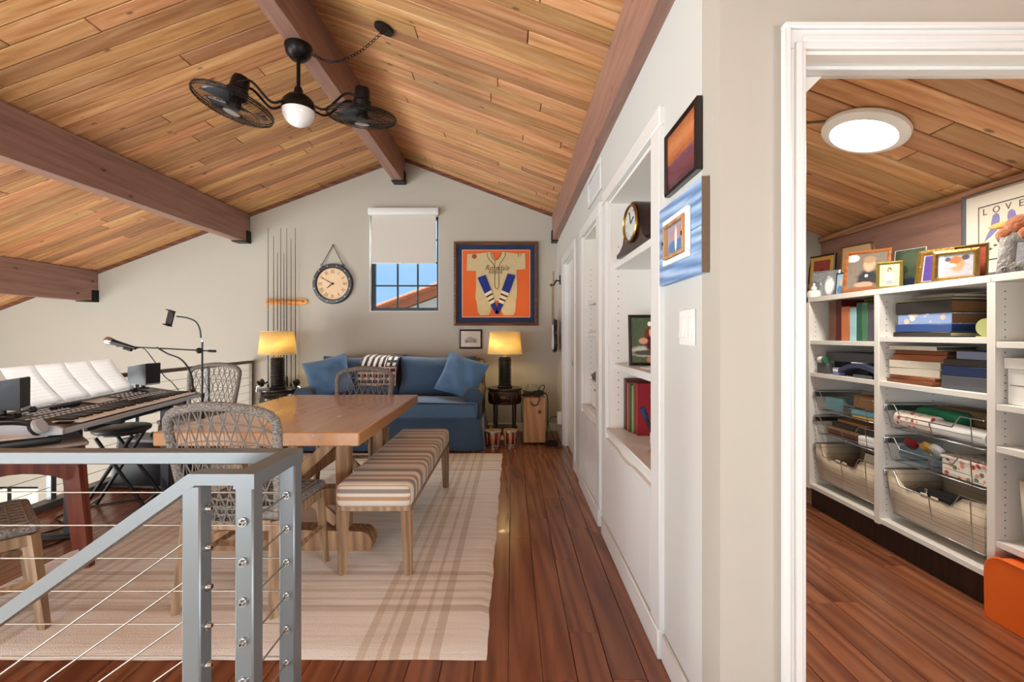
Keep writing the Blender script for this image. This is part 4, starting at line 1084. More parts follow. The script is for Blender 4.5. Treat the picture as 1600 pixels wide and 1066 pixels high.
def fanhead(cx, cy, cz, tilt, zarm):
    """cage centre cx,cy,cz; motor above; two S arms from the housing"""
    d_ = Vector((cx-FX, cy-FY, 0)).normalized(); side = Vector((-d_.y, d_.x, 0))
    for k, s_ in enumerate((-1, 1)):
        z0 = 2.80
        a_ = Vector((FX, FY, z0)) + d_*.085 + side*s_*.04
        e = Vector((cx, cy, zarm)) + side*s_*.055 - d_*.02
        pts = spline([a_, a_.lerp(e, .3)+Vector((0, 0, -.045)), a_.lerp(e, .7)+Vector((0, 0, .035)), e], 7)
        MB().tube(pts, .0085, 8).build('arm', 'oil_bronze', t, True, 80)
    Mt = Matrix.Translation((cx, cy, cz)) @ tilt
    hub = MB(Mt); hub.lathe([(.001, .035), (.045, .035), (.062, .05), (.064, .10), (.055, .11), (.052, .17), (.045, .19), (.001, .195)], n=22)
    mt_ = hub.build('motor', 'oil_bronze', t, True)
    RR, hh = .235, .05
    cg = MB(Mt)
    k = 56
    for i in range(k):
        a_ = 2*math.pi*i/k; ca, sa = math.cos(a_), math.sin(a_)
        for sg in (1, -1):
            cg.tube([(.05*ca, .05*sa, sg*hh), (.14*ca, .14*sa, sg*hh*.92), (.21*ca, .21*sa, sg*hh*.6), (RR*ca, RR*sa, 0)], .0012, 3)
    for r_, zz in ((RR, 0), (.232, .012), (.232, -.012), (.16, hh*.85), (.16, -hh*.85), (.05, hh), (.05, -hh)):
        cg.tube([(r_*math.cos(i*math.pi/24), r_*math.sin(i*math.pi/24), zz) for i in range(48)], .0035 if r_ > .2 else .002, 5, closed=True)
    cage = cg.build('cage', 'oil_bronze', t, True, 80)
    MB(Mt).lathe([(.001, -hh-.006), (.035, -hh-.005), (.05, -hh), (.05, -hh+.004), (.001, -hh+.004)], n=20).build('cage_badge', 'steel', cage, True)
    hb = MB(Mt).lathe([(.001, -.02), (.04, -.02), (.045, .0), (.04, .034), (.001, .034)], n=18).build('blade_hub', 'oil_bronze', t, True)
    for j in range(3):
        b = MB(Mt @ Matrix.Rotation(j*2*math.pi/3+.5, 4, 'Z'))
        def bl(u, v):
            a_ = lerp(-.45, .45, v)*(.7+.5*u); r_ = lerp(.04, .2, u)
            return (r_*math.cos(a_), r_*math.sin(a_), .022*(v-.5)*2*(.5+.5*u))
        b.grid(bl, 6, 6); bo = b.build('blade', 'fan_blade_dark', hb, True)
        so = bo.modifiers.new('thickness', 'SOLIDIFY'); so.thickness = .003
plain('fan_blade_dark', '#3b4047', .3, .2)
fanhead(-1.775, 2.90, 2.715, Matrix.Rotation(R(14), 4, 'Y') @ Matrix.Rotation(R(-4), 4, 'X'), 2.845)
fanhead(-1.055, 3.20, 2.785, Matrix.Rotation(R(4), 4, 'Y') @ Matrix.Rotation(R(10), 4, 'X'), 2.895)
# swag chain to a second ceiling plate
PC = Vector((-.866, 3.094, zr(-.866)))
rotp = Matrix.Rotation(TH, 3, 'Y')
MB().lathe([(.001, -.004), (.06, -.004), (.068, -.012), (.066, -.022), (.02, -.026), (.001, -.03)], PC, 28, rotp).build('swag_plate', 'oil_bronze', t, True)
c0, c1 = Vector((FX+.085, FY, 3.15)), PC + Vector((-.005, 0, -.03))
path = spline([c0, c0.lerp(c1, .3)+Vector((0, 0, -.10)), c0.lerp(c1, .65)+Vector((0, 0, -.09)), c1], 12)
b = MB(); k = 26; tot = len(path)-1
for i in range(k):
    f = (i+.5)/k*tot; j = min(int(f), tot-1); p = path[j].lerp(path[j+1], f-j); tn = (path[j+1]-path[j]).normalized()
    sd = tn.cross(Vector((0, 1, 0) if i % 2 else (0, .2, 1))).normalized()
    L = (c1-c0).length/k*.78
    b.tube([p + tn*L*math.cos(q*math.pi/5) + sd*.009*math.sin(q*math.pi/5) for q in range(10)], .0025, 4, closed=True)
b.build('swag_chain', 'oil_bronze', t, True, 80)

# ================================================================== BUILT-IN BOOKCASES
def bookcase(nn, label, shelves, xf=.616):
    y0, y1, zt_ = nn
    t = thing('built_in_bookcase', label, 'bookcase', (XW, (y0+y1)/2, 0), 0, 'built-in bookcases')
    xd = XB-.012
    cw = .108
    for ya, yb in ((y0-cw, y0), (y1, y1+cw)): MB().bb(XW-.020, XW+.004, ya, yb, .112, zt_, .004).build('face_stile', 'white_paint', t, True)
    MB().bb(XW-.020, XW+.004, y0-cw, y1+cw, zt_, zt_+.075, .004).build('face_rail', 'white_paint', t, True)
    MB().bb(XW-.026, XW+.004, y0-cw, y1+cw, .0, .112, .004).build('plinth', 'white_paint', t, True)
    MB().bb(xd, XB-.001, y0, y1, .112, zt_-.001).build('back_panel', 'white_melamine', t, True)
    holes = MB()
    for ya, yb, yh in ((y0+.001, y0+.016, y0+.0165), (y1-.016, y1-.001, y1-.0165)):
        MB().bb(XW+.004, xd, ya, yb, .112, zt_-.001).build('side_panel', 'white_melamine', t, True)
        for x in (.64, .865):
            z = .80
            while z < zt_-.25:
                holes.cyl((x, yh-.0005, z), (x, yh+.0005, z), .0035, n=6); z += .0445
    holes.build('shelf_pin_holes', 'rubber', t, True, stuff=True)
    MB().bb(XW+.004, xd, y0+.016, y1-.016, zt_-.02, zt_-.001).build('top_panel', 'white_melamine', t, True)
    MB().bb(XW-.016, xd, y0, y1, .655, .690, .005).build('ledge', 'white_paint', t, True)
    MB().bb(XW-.004, xd, y0+.016, y1-.016, .112, .13).build('cabinet_floor', 'white_melamine', t, True)
    ym = (y0+y1)/2; zb, ztp = .128, .628
    MB().bb(XW-.003, XW+.012, y0, y1, ztp-.03, .655).build('apron', 'white_melamine', t, True)
    for a_, c_, sg in ((y0+.004, ym-.0015, 1), (ym+.0015, y1-.004, -1)):
        pts = [(a_, zb), (c_, zb)]
        ez = [(lerp(a_, c_, f), ztp) for f in (0, .35, .55)] ; 
        if sg > 0: top = [(c_, ztp-.016), (lerp(a_, c_, .82), ztp-.014), (lerp(a_, c_, .66), ztp-.002), (lerp(a_, c_, .6), ztp), (a_, ztp)]
        else: top = [(c_, ztp), (lerp(c_, a_, .6), ztp), (lerp(c_, a_, .66), ztp-.002), (lerp(c_, a_, .82), ztp-.014), (a_, ztp-.016)]
        MB().prism(pts+top, 0, XW-.020, XW-.0035).build('door', 'white_paint', t, True)
    for z in shelves: MB().bb(xf, xd, y0+.017, y1-.017, z-.036, z, .002).build('shelf', 'white_paint', t, True)
bookcase(N1, 'nearer white built-in bookcase holding the mantel clock and red books', (1.68, 1.078))
bookcase(N2, 'farther white built-in bookcase holding the white printer', (1.645-.12, 1.27))
# vent grille above
t = thing('air_vent', 'white air vent grille high on the bookcase wall', 'vent', (XW, 3.2, 2.2))
b = MB(); y0, y1, z0, z1 = 2.95, 3.44, 2.20, 2.41
for a in ((y0, y1, z0, z0+.03), (y0, y1, z1-.03, z1), (y0, y0+.03, z0+.03, z1-.03), (y1-.03, y1, z0+.03, z1-.03)): b.bb(XW-.014, XW-.0005, *a, .003)
b.build('frame', 'white_paint', t, True)
for k in range(9): MB().box((XW-.006, (y0+y1)/2, z0+.042+k*.0158), (.010, y1-y0-.062, .003), 0, 1, Matrix.Rotation(R(35), 3, 'Y')).build('louver', 'white_paint', t, True)
MB().bb(XW-.0015, XW-.0008, y0+.03, y1-.03, z0+.03, z1-.03).build('backing', 'grille_black', t, True)
# switch plate
t = thing('light_switch', 'white double rocker light switch on the wall edge', 'switch', (XW, 1.51, 1.21))
MB().bb(XW-.007, XW-.0005, 1.445, 1.575, 1.215, 1.335, .003).build('plate', 'white_plastic', t, True)
for y in (1.478, 1.542): MB().box((XW-.009, y, 1.275), (.007, .034, .068), .002, 1, Matrix.Rotation(R(4), 3, 'Y')).build('rocker', 'white_plastic', t, True)

# pictures on the near end of that wall
n = N('ceiling_reflection'); g = n.coord('Generated'); sp = n.new('SeparateXYZ'); n.link(g, sp.inputs[0])  # colours imitate the wooden ceiling reflected in the picture glass
nz = n.noise(n.vmath('MULTIPLY', g, (2, 1, 9)), 2, 5, .6, .6)
n.col(n.ramp(n.math('ADD', n.math('MULTIPLY', sp.outputs[2], .8), n.math('MULTIPLY', nz, .3)), [(.18, '#5a3140'), (.36, '#7c4350'), (.48, '#6a4262'), (.56, '#b5673f'), (.75, '#d3895a'), (.95, '#a85a35')])); n.set(rough=.2)
def wallpic(name, label, ya, yb, z0, z1, **kw):
    return picture(name, label, 'picture', (XW-.003, (ya+yb)/2, z0), (0, 0, R(-90)), yb-ya, z1-z0, **kw)
wallpic('wall_picture', 'black framed picture with a painted reddish ceiling reflection, upper one above the light switch', 1.392, 1.684, 1.757, 1.983, fw=.014, fd=.022, fmat='espresso', pic='ceiling_reflection', glass=True)
t = thing('plank_picture', 'blue washed plank photo frame below the black framed picture', 'picture', (XW-.002, 1.54, 1.435), R(-90))
for k in range(2):
    z0 = k*.1435
    MB().bb(-.193, .193, -.022, 0, z0, z0+.1415, .002).build('plank', 'blue_board', t)
plain('raw_edge', '#7a6654', .8, var=.3)
MB().bb(.1932, .196, -.022, 0, 0, .285).build('edge_strip', 'raw_edge', t)
photo('pool_print', '#7f93b5', [(.5, .25, .6, .3, '#4f7ba8'), (.55, .7, .5, .25, '#b98e86'), (.45, .5, .08, .5, '#d9e2ee')], '#b5a9b8')
for a in ((-.115, .115, .062, .080), (-.115, .115, .205, .223), (-.115, -.097, .080, .205), (.097, .115, .080, .205)): MB().bb(a[0], a[1], -.036, -.0225, a[2], a[3], .002).build('inner_rail', 'paper_white', t)
for a in ((-.095, .095, .082, .092), (-.095, .095, .193, .203), (-.095, -.085, .092, .193), (.085, .095, .092, .193)): MB().bb(a[0], a[1], -.043, -.0225, a[2], a[3], .002).build('slip_rail', 'cajon_wood', t)
MB().bb(-.085, .085, -.026, -.0225, .092, .193).build('print', 'pool_print', t)
for x in (-.09, .09): MB().box((x, -.044, .14), (.006, .004, .014), .001).build('clip', 'black_metal', t)

# things on the bookcase shelves
t = thing('mantel_clock', 'dark mahogany mantel clock with white dial on the bookcase shelf', 'clock', (.67, 2.36, 1.681), R(-84))
prof = []
for i in range(9): a_ = math.pi*i/8; prof.append((.112*math.cos(a_), .145+.112*math.sin(a_)))
pts = [(.235, 0), (.235, .02), (.19, .03), (.14, .06), (.118, .11)] + prof + [(-.118, .11), (-.14, .06), (-.19, .03), (-.235, .02), (-.235, 0)]
MB().prism(pts, 1, -.05, .075).build('case', 'dark_wood', t)
rx = Matrix.Rotation(R(90), 3, 'X')
MB().lathe([(.088, .0), (.098, .004), (.099, .012), (.09, .018), (.086, .012), (.086, 0)], (0, -.05, .145), 36, rx).build('bezel', 'brass', t)
MB().lathe([(.001, .002), (.087, .002), (.087, .005), (.001, .005)], (0, -.05, .145), 36, rx).build('dial', 'paper_white', t)
MB().tube([(0, -.058, .145), (.04, -.058, .17)], .003, 4).build('hand', 'black_metal', t); MB().tube([(0, -.058, .145), (-.015, -.058, .205)], .002, 4).build('hand', 'black_metal', t)
for k in range(12): a_ = k*math.pi/6; MB().box((.07*math.cos(a_), -.0556, .145+.07*math.sin(a_)), (.012, .001, .004), 0, 1, Matrix.Rotation(-a_, 3, 'Y')).build('hour_mark', 'black_metal', t)
MB().lathe([(.001, .012), (.05, .017), (.087, .010), (.088, .008)], (0, -.05, .145), 32, rx).build('lens', 'clear_glass', t)

photo('girl_print', '#33402f', [(.5, .25, .7, .14, '#b9b3a6'), (.5, .22, .6, .07, '#4a4a40'), (.52, .5, .2, .34, '#6a2f1c'), (.55, .45, .16, .2, '#4a1f24'), (.55, .66, .085, .11, '#d8a58c'), (.5, .86, .06, .06, '#eee6da'), (.62, .86, .06, .06, '#eee6da'), (.32, .48, .14, .08, '#c98f76'), (.5, .06, .12, .08, '#b87a66')], '#5d6a4c')
plain('frame_black', '#1c1210', .3)
plain('white_slip', '#dcd8d0', .5)
picture('framed_photo', 'dark framed photo of a girl with a white bow on the bookcase shelf', 'picture', (.760, 2.50, 1.080), (R(-10), R(0), R(-8)), .23, .285, .016, .016, 'frame_black', 'girl_print', .0, None, stand=False, inner='white_slip')
b = MB()
for k in range(3): b.box((.70+.006*k, 2.25+.008*k, 1.0812+.0016*k), (.09, .13, .0014), 0, 1, Matrix.Rotation(R(8*k), 3, 'Z'))
tag(b.build('paper_slips', 'paper_white'), 'few loose paper slips on the shelf before the girl photo', 'papers')
# books on the ledge, spines to the room
plain('pages', '#d8c7a4', .9, var=.15, scale=90)
def book(name, label, x, y0, y1, z, depth, h, cm, group, cat='book', yaw=0):
    t = thing(name, label, cat, (x, (y0+y1)/2, z), yaw, group); th = y1-y0
    b = MB(); b.bb(0, .004, -th/2, th/2, 0, h, .0015); b.bb(.004, depth, -th/2, -th/2+.003, 0, h); b.bb(.004, depth, th/2-.003, th/2, 0, h)
    b.build('cover', cm, t); MB().bb(.0045, depth-.006, -th/2+.0035, th/2-.0035, .004, h-.006).build('pages', 'pages', t)
    return t
bk = [('maroon leather', '#5a2b2b', .05, .30), ('tan', '#9a5f43', .035, .28), ('dark green', '#2e4a38', .028, .275), ('lime green', '#8fb06a', .016, .27), ('brown gilt', '#8a4a3a', .02, .285), ('crimson', '#8c1020', .05, .288)]
y = 2.725
bl_ = ['leftmost maroon book on the bookcase ledge', 'tan-spined book beside the maroon one on the ledge', 'dark green book in the ledge row', 'thin lime green book in the ledge row', 'brown gilt-spined book next to the crimson volume', 'large crimson book with gilt cover lettering at the front of the ledge row']
for i, (nm, colr, th, hh) in enumerate(bk):
    plain('book_'+str(i), colr, .45, var=.15)
    o = book('book', bl_[i], .668+.006*i, y-th, y-.0015, .691, .20, hh, 'book_'+str(i), 'books on the bookcase ledge'); y -= th
    if i == 5:
        plain('gilt', '#d6b27a', .4, .3)
        text_obj('lettering', 'BIBLE', .048, 'gilt', o, (.125, -th/2-.0005, .19), (R(90), 0, 0), .0004)
        text_obj('lettering', 'RED LETTER', .017, 'gilt', o, (.115, -th/2-.0005, .222), (R(90), 0, 0), .0004)
t = thing('pen_cup', 'white cup holding a marker and purple scissors on the ledge', 'cup', (.742, 2.32, .691))
MB().lathe([(.001, 0), (.033, 0), (.036, .004), (.038, .11), (.035, .11), (.033, .008), (.001, .008)], n=24).build('cup', 'white_plastic', t)
plain('purple_plastic', '#b04aa8', .35)
MB().tube([(-.01, 0, .02), (-.075, -.01, .175)], [.009, .012], 8).build('marker', 'black_plastic', t); MB().tube([(-.06, -.007, .14), (-.082, -.011, .19)], .0145, 8).build('marker_cap', 'navy_mat', t)
b = MB()
for s_ in (-1, 1): b.tube([(.01+s_*.018+.016*math.cos(i*math.pi/5), .0, .165+.024*math.sin(i*math.pi/5)) for i in range(10)], .005, 6, closed=True)
b.tube([(.008, 0, .02), (-.005, 0, .142)], .004, 5); b.tube([(.008, 0, .02), (.024, 0, .142)], .004, 5); b.build('scissors', 'purple_plastic', t, ang=80)
t = thing('small_dish', 'small round wooden coaster on the bookcase ledge', 'coaster', (.685, 2.14, .691))
MB().lathe([(.001, 0), (.045, 0), (.047, .006), (.044, .01), (.001, .008)], n=24).build('disc', 'cajon_wood', t)
MB().lathe([(.001, .0085), (.012, .009), (.008, .02), (.01, .035), (.001, .04)], n=12).build('knob', 'chrome', t)
# printer in the farther bookcase
t = thing('printer', 'white box printer with black scanner lid open in the farther bookcase', 'printer', (.76, 3.39, .691))
MB().bb(.625, .885, 3.22, 3.60, .692, .90, .012, 2).build('body', 'white_plastic', t, True)
MB().bb(.622, .6249, 3.25, 3.57, .86, .895, .001).build('paper_tray', 'white_melamine', t, True)
MB().bb(.632, .885, 3.225, 3.595, .9005, .925, .004).build('control_deck', 'black_plastic', t, True)
MB().box((.72, 3.41, 1.00), (.24, .36, .018), .004, 1, Matrix.Rotation(R(-38), 3, 'Y')).build('scanner_lid', 'black_plastic', t, True)
for y in (3.36, 3.40, 3.44): MB().cyl((.6215, y, .835), (.619, y, .835), .008, n=12).build('button', 'rail_paint', t, True)

# ================================================================== KEYBOARD CORNER
FL, FR = Vector((-2.32, 2.345)), Vector((-2.59, 3.776))
kdir = (FR-FL).normalized(); KS = 1.0925; KL = (FR-FL).length/KS
kang = math.atan2(kdir.y, kdir.x)           # local +x runs from the near end to the far end, local +y to the back (away from the player)
KZ = .70
kb = thing('keyboard', 'black and silver electric keyboard on a stand with sheet music', 'keyboard', (FL.x, FL.y, KZ), kang); kb.scale = (KS, KS, KS)
MB().prism([(0, .038), (0, .058), (.025, .068), (.135, .070), (.15, .082), (.37, .115), (.385, .105), (.385, .05), (.33, .036), (.03, .036)], 0, .012, KL-.012).build('body', 'black_satin', kb)
MB().prism([(-.006, .034), (-.006, .055), (0, .060), (.002, .05), (.002, .032)], 0, .0, KL).build('front_rail', 'silver_plastic', kb)
for x0, x1 in ((-.004, .012), (KL-.012, KL+.004)):
    MB().prism([(-.006, .034), (-.006, .06), (.02, .074), (.14, .078), (.372, .122), (.39, .11), (.39, .048), (.33, .032), (.03, .032)], 0, x0, x1).build('end_cheek', 'silver_plastic', kb)
MB().bb(.10, .13, .03, .10, .0705, .076, .003).build('pitch_wheel', 'rubber', kb)
wk, bk_ = MB(), MB(); nk = 44; k0, k1 = .13, KL-.06; kw = (k1-k0)/nk
for i in range(nk):
    wk.bb(k0+i*kw+.0006, k0+(i+1)*kw-.0006, .004, .132, .066, .0755, .001)
    if i % 7 in (0, 1, 3, 4, 5): bk_.bb(k0+(i+1)*kw-.0065, k0+(i+1)*kw+.0065, .052, .132, .0756, .087, .001)
wk.build('white_keys', 'ivory_keys', kb, stuff=True); bk_.build('black_keys', 'black_satin', kb, stuff=True)
tl = math.atan2(.033, .22); RT_ = Matrix.Rotation(tl, 4, 'X')
deck = Matrix.Translation((0, .15, .082)) @ RT_
MB(deck).bb(.58, .80, .06, .17, .0005, .006, .002).build('screen_bezel', 'black_plastic', kb); MB(deck).bb(.60, .78, .07, .16, .006, .0072).build('screen', 'screen_grey', kb)
b = MB(deck)
for i in range(64):
    x = .10 + (i % 32)*.036
    if .56 < x < .81 and i < 32: continue
    y = .03 + .03*(i//32)
    b.bb(x-.009, x+.009, y-.005, y+.005, .0005, .0045)
for i in range(24): x = .20+(i % 8)*.03; y = .10+.03*(i//8); b.bb(x-.008, x+.008, y-.006, y+.006, .0005, .005)
for i in range(18): x = .88+(i % 6)*.045; y = .10+.03*(i//6); b.bb(x-.009, x+.009, y-.006, y+.006, .0005, .005)
b.build('buttons', 'button_white', kb, stuff=True)
for i in range(9): MB(deck).bb(.34+i*.023, .352+i*.023, .12, .14, .001, .016, .002).build('slider', 'black_plastic', kb)
MB(deck).cyl((.15, .14, .001), (.15, .14, .018), .014, n=16).build('dial', 'black_plastic', kb)
# music rest and sheets
t = kb
rest = Matrix.Translation((.68, .315, .112)) @ Matrix.Rotation(R(-24), 4, 'X')
MB(rest).bb(-.41, .41, -.012, .0, .0, .012, .003).build('music_rest', 'steel', kb)
for x in (-.42, .42): MB(rest).bb(x-.02, x+.02, -.02, .03, -.012, .018, .004).build('rest_clip', 'black_plastic', kb)
n = N('sheet_music'); g = n.coord('Generated'); sp = n.new('SeparateXYZ'); n.link(g, sp.inputs[0])
row = n.math('FRACT', n.math('MULTIPLY', sp.outputs[2], 11)); ln = n.math('LESS_THAN', n.math('FRACT', n.math('MULTIPLY', row, 9)), .25)
st_ = n.math('MULTIPLY', n.math('LESS_THAN', row, .55), ln)
marks = n.math('GREATER_THAN', n.noise(n.vmath('MULTIPLY', g, (60, 1, 40)), 1.0, 3), .62)
ink = n.math('MAXIMUM', n.math('MULTIPLY', st_, .55), n.math('MULTIPLY', n.math('MULTIPLY', marks, n.math('LESS_THAN', row, .6)), .55))
bord = n.math('MULTIPLY', n.math('MULTIPLY', n.math('GREATER_THAN', sp.outputs[0], .08), n.math('LESS_THAN', sp.outputs[0], .92)), n.math('LESS_THAN', sp.outputs[2], .92))
n.col(n.mix(n.math('MULTIPLY', ink, bord), '#f8f8f8', '#565a5e')); n.set(rough=.8)
tr = n.new('BsdfTranslucent'); tr.inputs['Color'].default_value = (.95, .95, .95, 1)
mx = n.new('MixShader'); mx.inputs[0].default_value = .6
n.link(n.b.outputs[0], mx.inputs[1]); n.link(tr.outputs[0], mx.inputs[2]); n.link(mx.outputs[0], n.n['Material Output'].inputs[0])
pos = ['first page of sheet music from the left on the keyboard', 'second page of sheet music from the left', 'third page of sheet music from the left', 'rightmost page of sheet music beside the small speaker']
Kb = Matrix.Translation((FL.x, FL.y, KZ)) @ Matrix.Rotation(kang, 4, 'Z') @ Matrix.Scale(KS, 4)
for i in range(4):
    b = MB()
    def pg(u, v, i=i):
        bow = .05*math.sin(math.pi*.5*v)
        return Kb @ rest @ Vector((-.415 + .208*i + .206*u, -.016 + bow - .002*i, .013 + .245*v))
    b.grid(pg, 4, 8); o = b.build('sheet_music', 'sheet_music', keep=True, ang=70)
    # origin + generated frame along the page: bake into local axes
    me = o.data; mi = (Kb @ rest); inv = mi.inverted()
    for v in me.vertices: v.co = inv @ v.co
    o.matrix_world = mi
    so = o.modifiers.new('thickness', 'SOLIDIFY'); so.thickness = .0006
    tag(o, pos[i], 'sheet music', 'sheet music pages on the keyboard')
# two satellite speakers on the keyboard
def kspk(x, y, z, yaw, label):
    p = Kb @ Vector((x, y, z))
    t = thing('satellite_speaker', label, 'speaker', p, kang+yaw, 'small speakers on the keyboard'); t.scale = (KS, KS, KS)
    MB().lathe([(.001, 0), (.04, 0), (.038, .008), (.014, .014), (.014, .03)], n=18).build('foot', 'black_plastic', t)
    b = MB(); w0, w1, h, d = .062, .042, .155, .15
    vs = [(-w0, -.075, .03), (w0, -.075, .03), (w0+.004, -.075, .03+h), (-w0-.004, -.075, .03+h), (-w1, .075, .045), (w1, .075, .045), (w1, .075, .03+h-.025), (-w1, .075, .03+h-.025)]
    b.add(vs, [(3, 2, 1, 0), (4, 5, 6, 7), (0, 1, 5, 4), (1, 2, 6, 5), (2, 3, 7, 6), (3, 0, 4, 7)]); b.build('cabinet', 'black_plastic', t)
    b = MB(); b.add([(-w0+.004, -.0795, .042), (w0-.004, -.0795, .042), (w0, -.0795, .03+h-.004), (-w0, -.0795, .03+h-.004), (-w0+.004, -.0755, .042), (w0-.004, -.0755, .042), (w0, -.0755, .03+h-.004), (-w0, -.0755, .03+h-.004)], [(3, 2, 1, 0), (4, 5, 6, 7), (0, 1, 5, 4), (1, 2, 6, 5), (2, 3, 7, 6), (3, 0, 4, 7)]); b.build('grille', 'grille_black', t)
    MB().bb(-w0+.004, w0-.004, -.081, -.0755, .031, .0415, .001).build('trim_strip', 'silver_plastic', t)
kspk(.085, .30, .112, R(22), 'small black speaker at the near left end of the keyboard')
kspk(1.20, .31, .116, R(-12), 'small black speaker at the far right end of the keyboard')
# keyboard stand
t = thing('keyboard_stand', 'black steel keyboard stand with upright legs', 'stand', (FL.x, FL.y, 0), kang)
for x, y in ((.52, .29), (1.27, .15)):
    MB().bb(x-.034, x+.034, y-.033, y+.033, .03, .695, .006).build('upright', 'black_satin', t)
    MB().bb(x-.025, x+.025, y-.04, y+(.26 if x < 1 else .12), .002, .034, .006).build('foot', 'black_satin', t)
    MB().bb(x-.022, x+.022, .02, .39, .695, .733, .005).build('support_arm', 'black_satin', t)
MB().bb(.50, 1.30, .20, .225, .655, .695, .004).build('cross_bar', 'black_satin', t)

# folding stool under the keyboard
t = thing('folding_stool', 'round black folding stool tucked behind the keyboard', 'stool', (-2.81, 3.28, 0), R(20))
MB().lathe([(.001, .555), (.155, .555), (.168, .565), (.172, .58), (.165, .592), (.14, .598), (.001, .60)], n=36).build('seat', 'black_leather', t)
MB().lathe([(.001, .54), (.13, .54), (.13, .5545), (.001, .5545)], n=28).build('seat_plate', 'black_plastic', t)
for s_ in (-1, 1):
    MB().tube([(-.10, s_*.13, .54), (.20, s_*.15, .012)], .0125, 8).build('leg', 'black_metal', t, ang=80)
    MB().tube([(.10, s_*.11, .54), (-.20, s_*.13, .012)], .0125, 8).build('leg', 'black_metal', t, ang=80)
MB().tube([(.17, -.15, .06), (.17, .15, .06)], .007, 8).build('rung', 'steel', t, ang=80); MB().tube([(-.17, -.13, .06), (-.17, .13, .06)], .007, 8).build('rung', 'steel', t, ang=80)

# small mahogany table with closed black keyboard, papers and headphones
wood('trestle_grey', [(.2, '#6d625c'), (.8, '#948a83')], axis=0, rough=.35)
WA = math.atan2(.42, .35)
wt = thing('small_table', 'reddish brown wooden stand with arched apron at the far left', 'table', (-2.62, 2.0, 0), WA)
WL, WD_, WH = .54, .36, .69
MB().bb(-.02, WL+.02, -.02, WD_, WH-.025, WH, .006).build('top', 'trestle_grey', wt)
for x in (.03, WL-.03):
    for y in (.02, WD_-.05):
        sp_ = .05 if x > .2 else -.03
        MB().tube([(x, y, WH-.03), (x+sp_, y-(.02 if y < .2 else -.02), .003)], [.040, .027], 4).build('leg', 'mahogany', wt, ang=30)
for y in (.02, WD_-.05):
    arch = [(.03, WH-.026), (WL-.03, WH-.026), (WL-.03, WH-.13)] + [(lerp(WL-.06, .06, i/8), WH-.20+.075*math.sin(math.pi*i/8)**.8) for i in range(9)] + [(.03, WH-.13)]
    MB().prism(arch, 1, y-.009, y+.009).build('apron', 'mahogany', wt)
for x in (.03, WL-.03): MB().bb(x-.009, x+.009, .04, WD_-.07, WH-.10, WH-.026).build('apron', 'mahogany', wt)
Wm = Matrix.Translation((-2.62, 2.0, 0)) @ Matrix.Rotation(WA, 4, 'Z')
t = thing('midi_keyboard', 'flat black mini keyboard lying on the reddish wooden stand', 'keyboard', Wm @ Vector((.27, .15, WH)), WA)
MB().bb(-.25, .19, -.15, .14, .001, .04, .012, 2).build('case', 'black_plastic', t)
b = MB()
for i in range(18): b.bb(-.235+i*.0235, -.235+i*.0235+.021, -.145, -.05, .0405, .044, .001)
b.build('keys', 'black_satin', t, stuff=True)
b = MB(); 
for k in range(3): b.box(Wm @ Vector((.29+.02*k, .12+.01*k, WH+.0455+.0018*k)), (.28, .20, .0012), 0, 1, Matrix.Rotation(WA+R(-12+9*k), 3, 'Z'))
tag(b.build('loose_papers', 'paper_white'), 'white papers lying under the headphones', 'papers')
t = thing('headphones', 'black and silver headphones lying on the papers at the far left', 'headphones', Wm @ Vector((.24, .05, WH+.051)), WA+R(-12))
arc = [(.16*math.cos(a_)-.03, .02*math.sin(a_*2), .035+.045*math.sin(a_)) for a_ in [R(10)+R(160)*i/16 for i in range(17)]]
MB().tube(arc, .016, 8, rx=.55).build('headband', 'black_satin', t, ang=80)
for x, s_ in ((.135, 1), (-.19, -1)):
    rr = Matrix.Rotation(R(62*s_), 3, 'Y') @ Matrix.Rotation(R(25), 3, 'X')
    MB().lathe([(.001, .0), (.034, .0), (.041, .006), (.042, .016), (.034, .024), (.001, .026)], (x, -.005, .042), 24, rr).build('ear_cup', 'silver_plastic', t)
    MB().lathe([(.02, -.001), (.036, -.002), (.04, -.012), (.03, -.018), (.001, -.014)], (x, -.005, .042), 24, rr).build('ear_pad', 'black_leather', t)

# amplifier
t = thing('amplifier', 'black wedge amplifier on the floor behind the stool', 'amplifier', (-3.02, 3.85, 0), R(-4))
MB().prism([(-.17, .012), (.17, .012), (.17, .385), (-.10, .385)], 0, -.24, .24).build('cabinet', 'black_leather', t)
b = MB(); b.add([(-.22, -.1718, .03), (.22, -.1718, .03), (.22, -.106, .365), (-.22, -.106, .365)], [(0, 1, 2, 3)]); o = b.build('grille', 'grille_black', t); so = o.modifiers.new('thickness', 'SOLIDIFY'); so.thickness = .006
MB().tube([(-.08, .05, .386), (-.07, .05, .41), (.07, .05, .41), (.08, .05, .386)], .010, 8).build('handle', 'rubber', t, ang=80)
for x in (-.21, .21):
    for y in (-.14, .14): MB().cyl((x, y, 0), (x, y, .012), .018, n=12).build('rubber_foot', 'rubber', t)

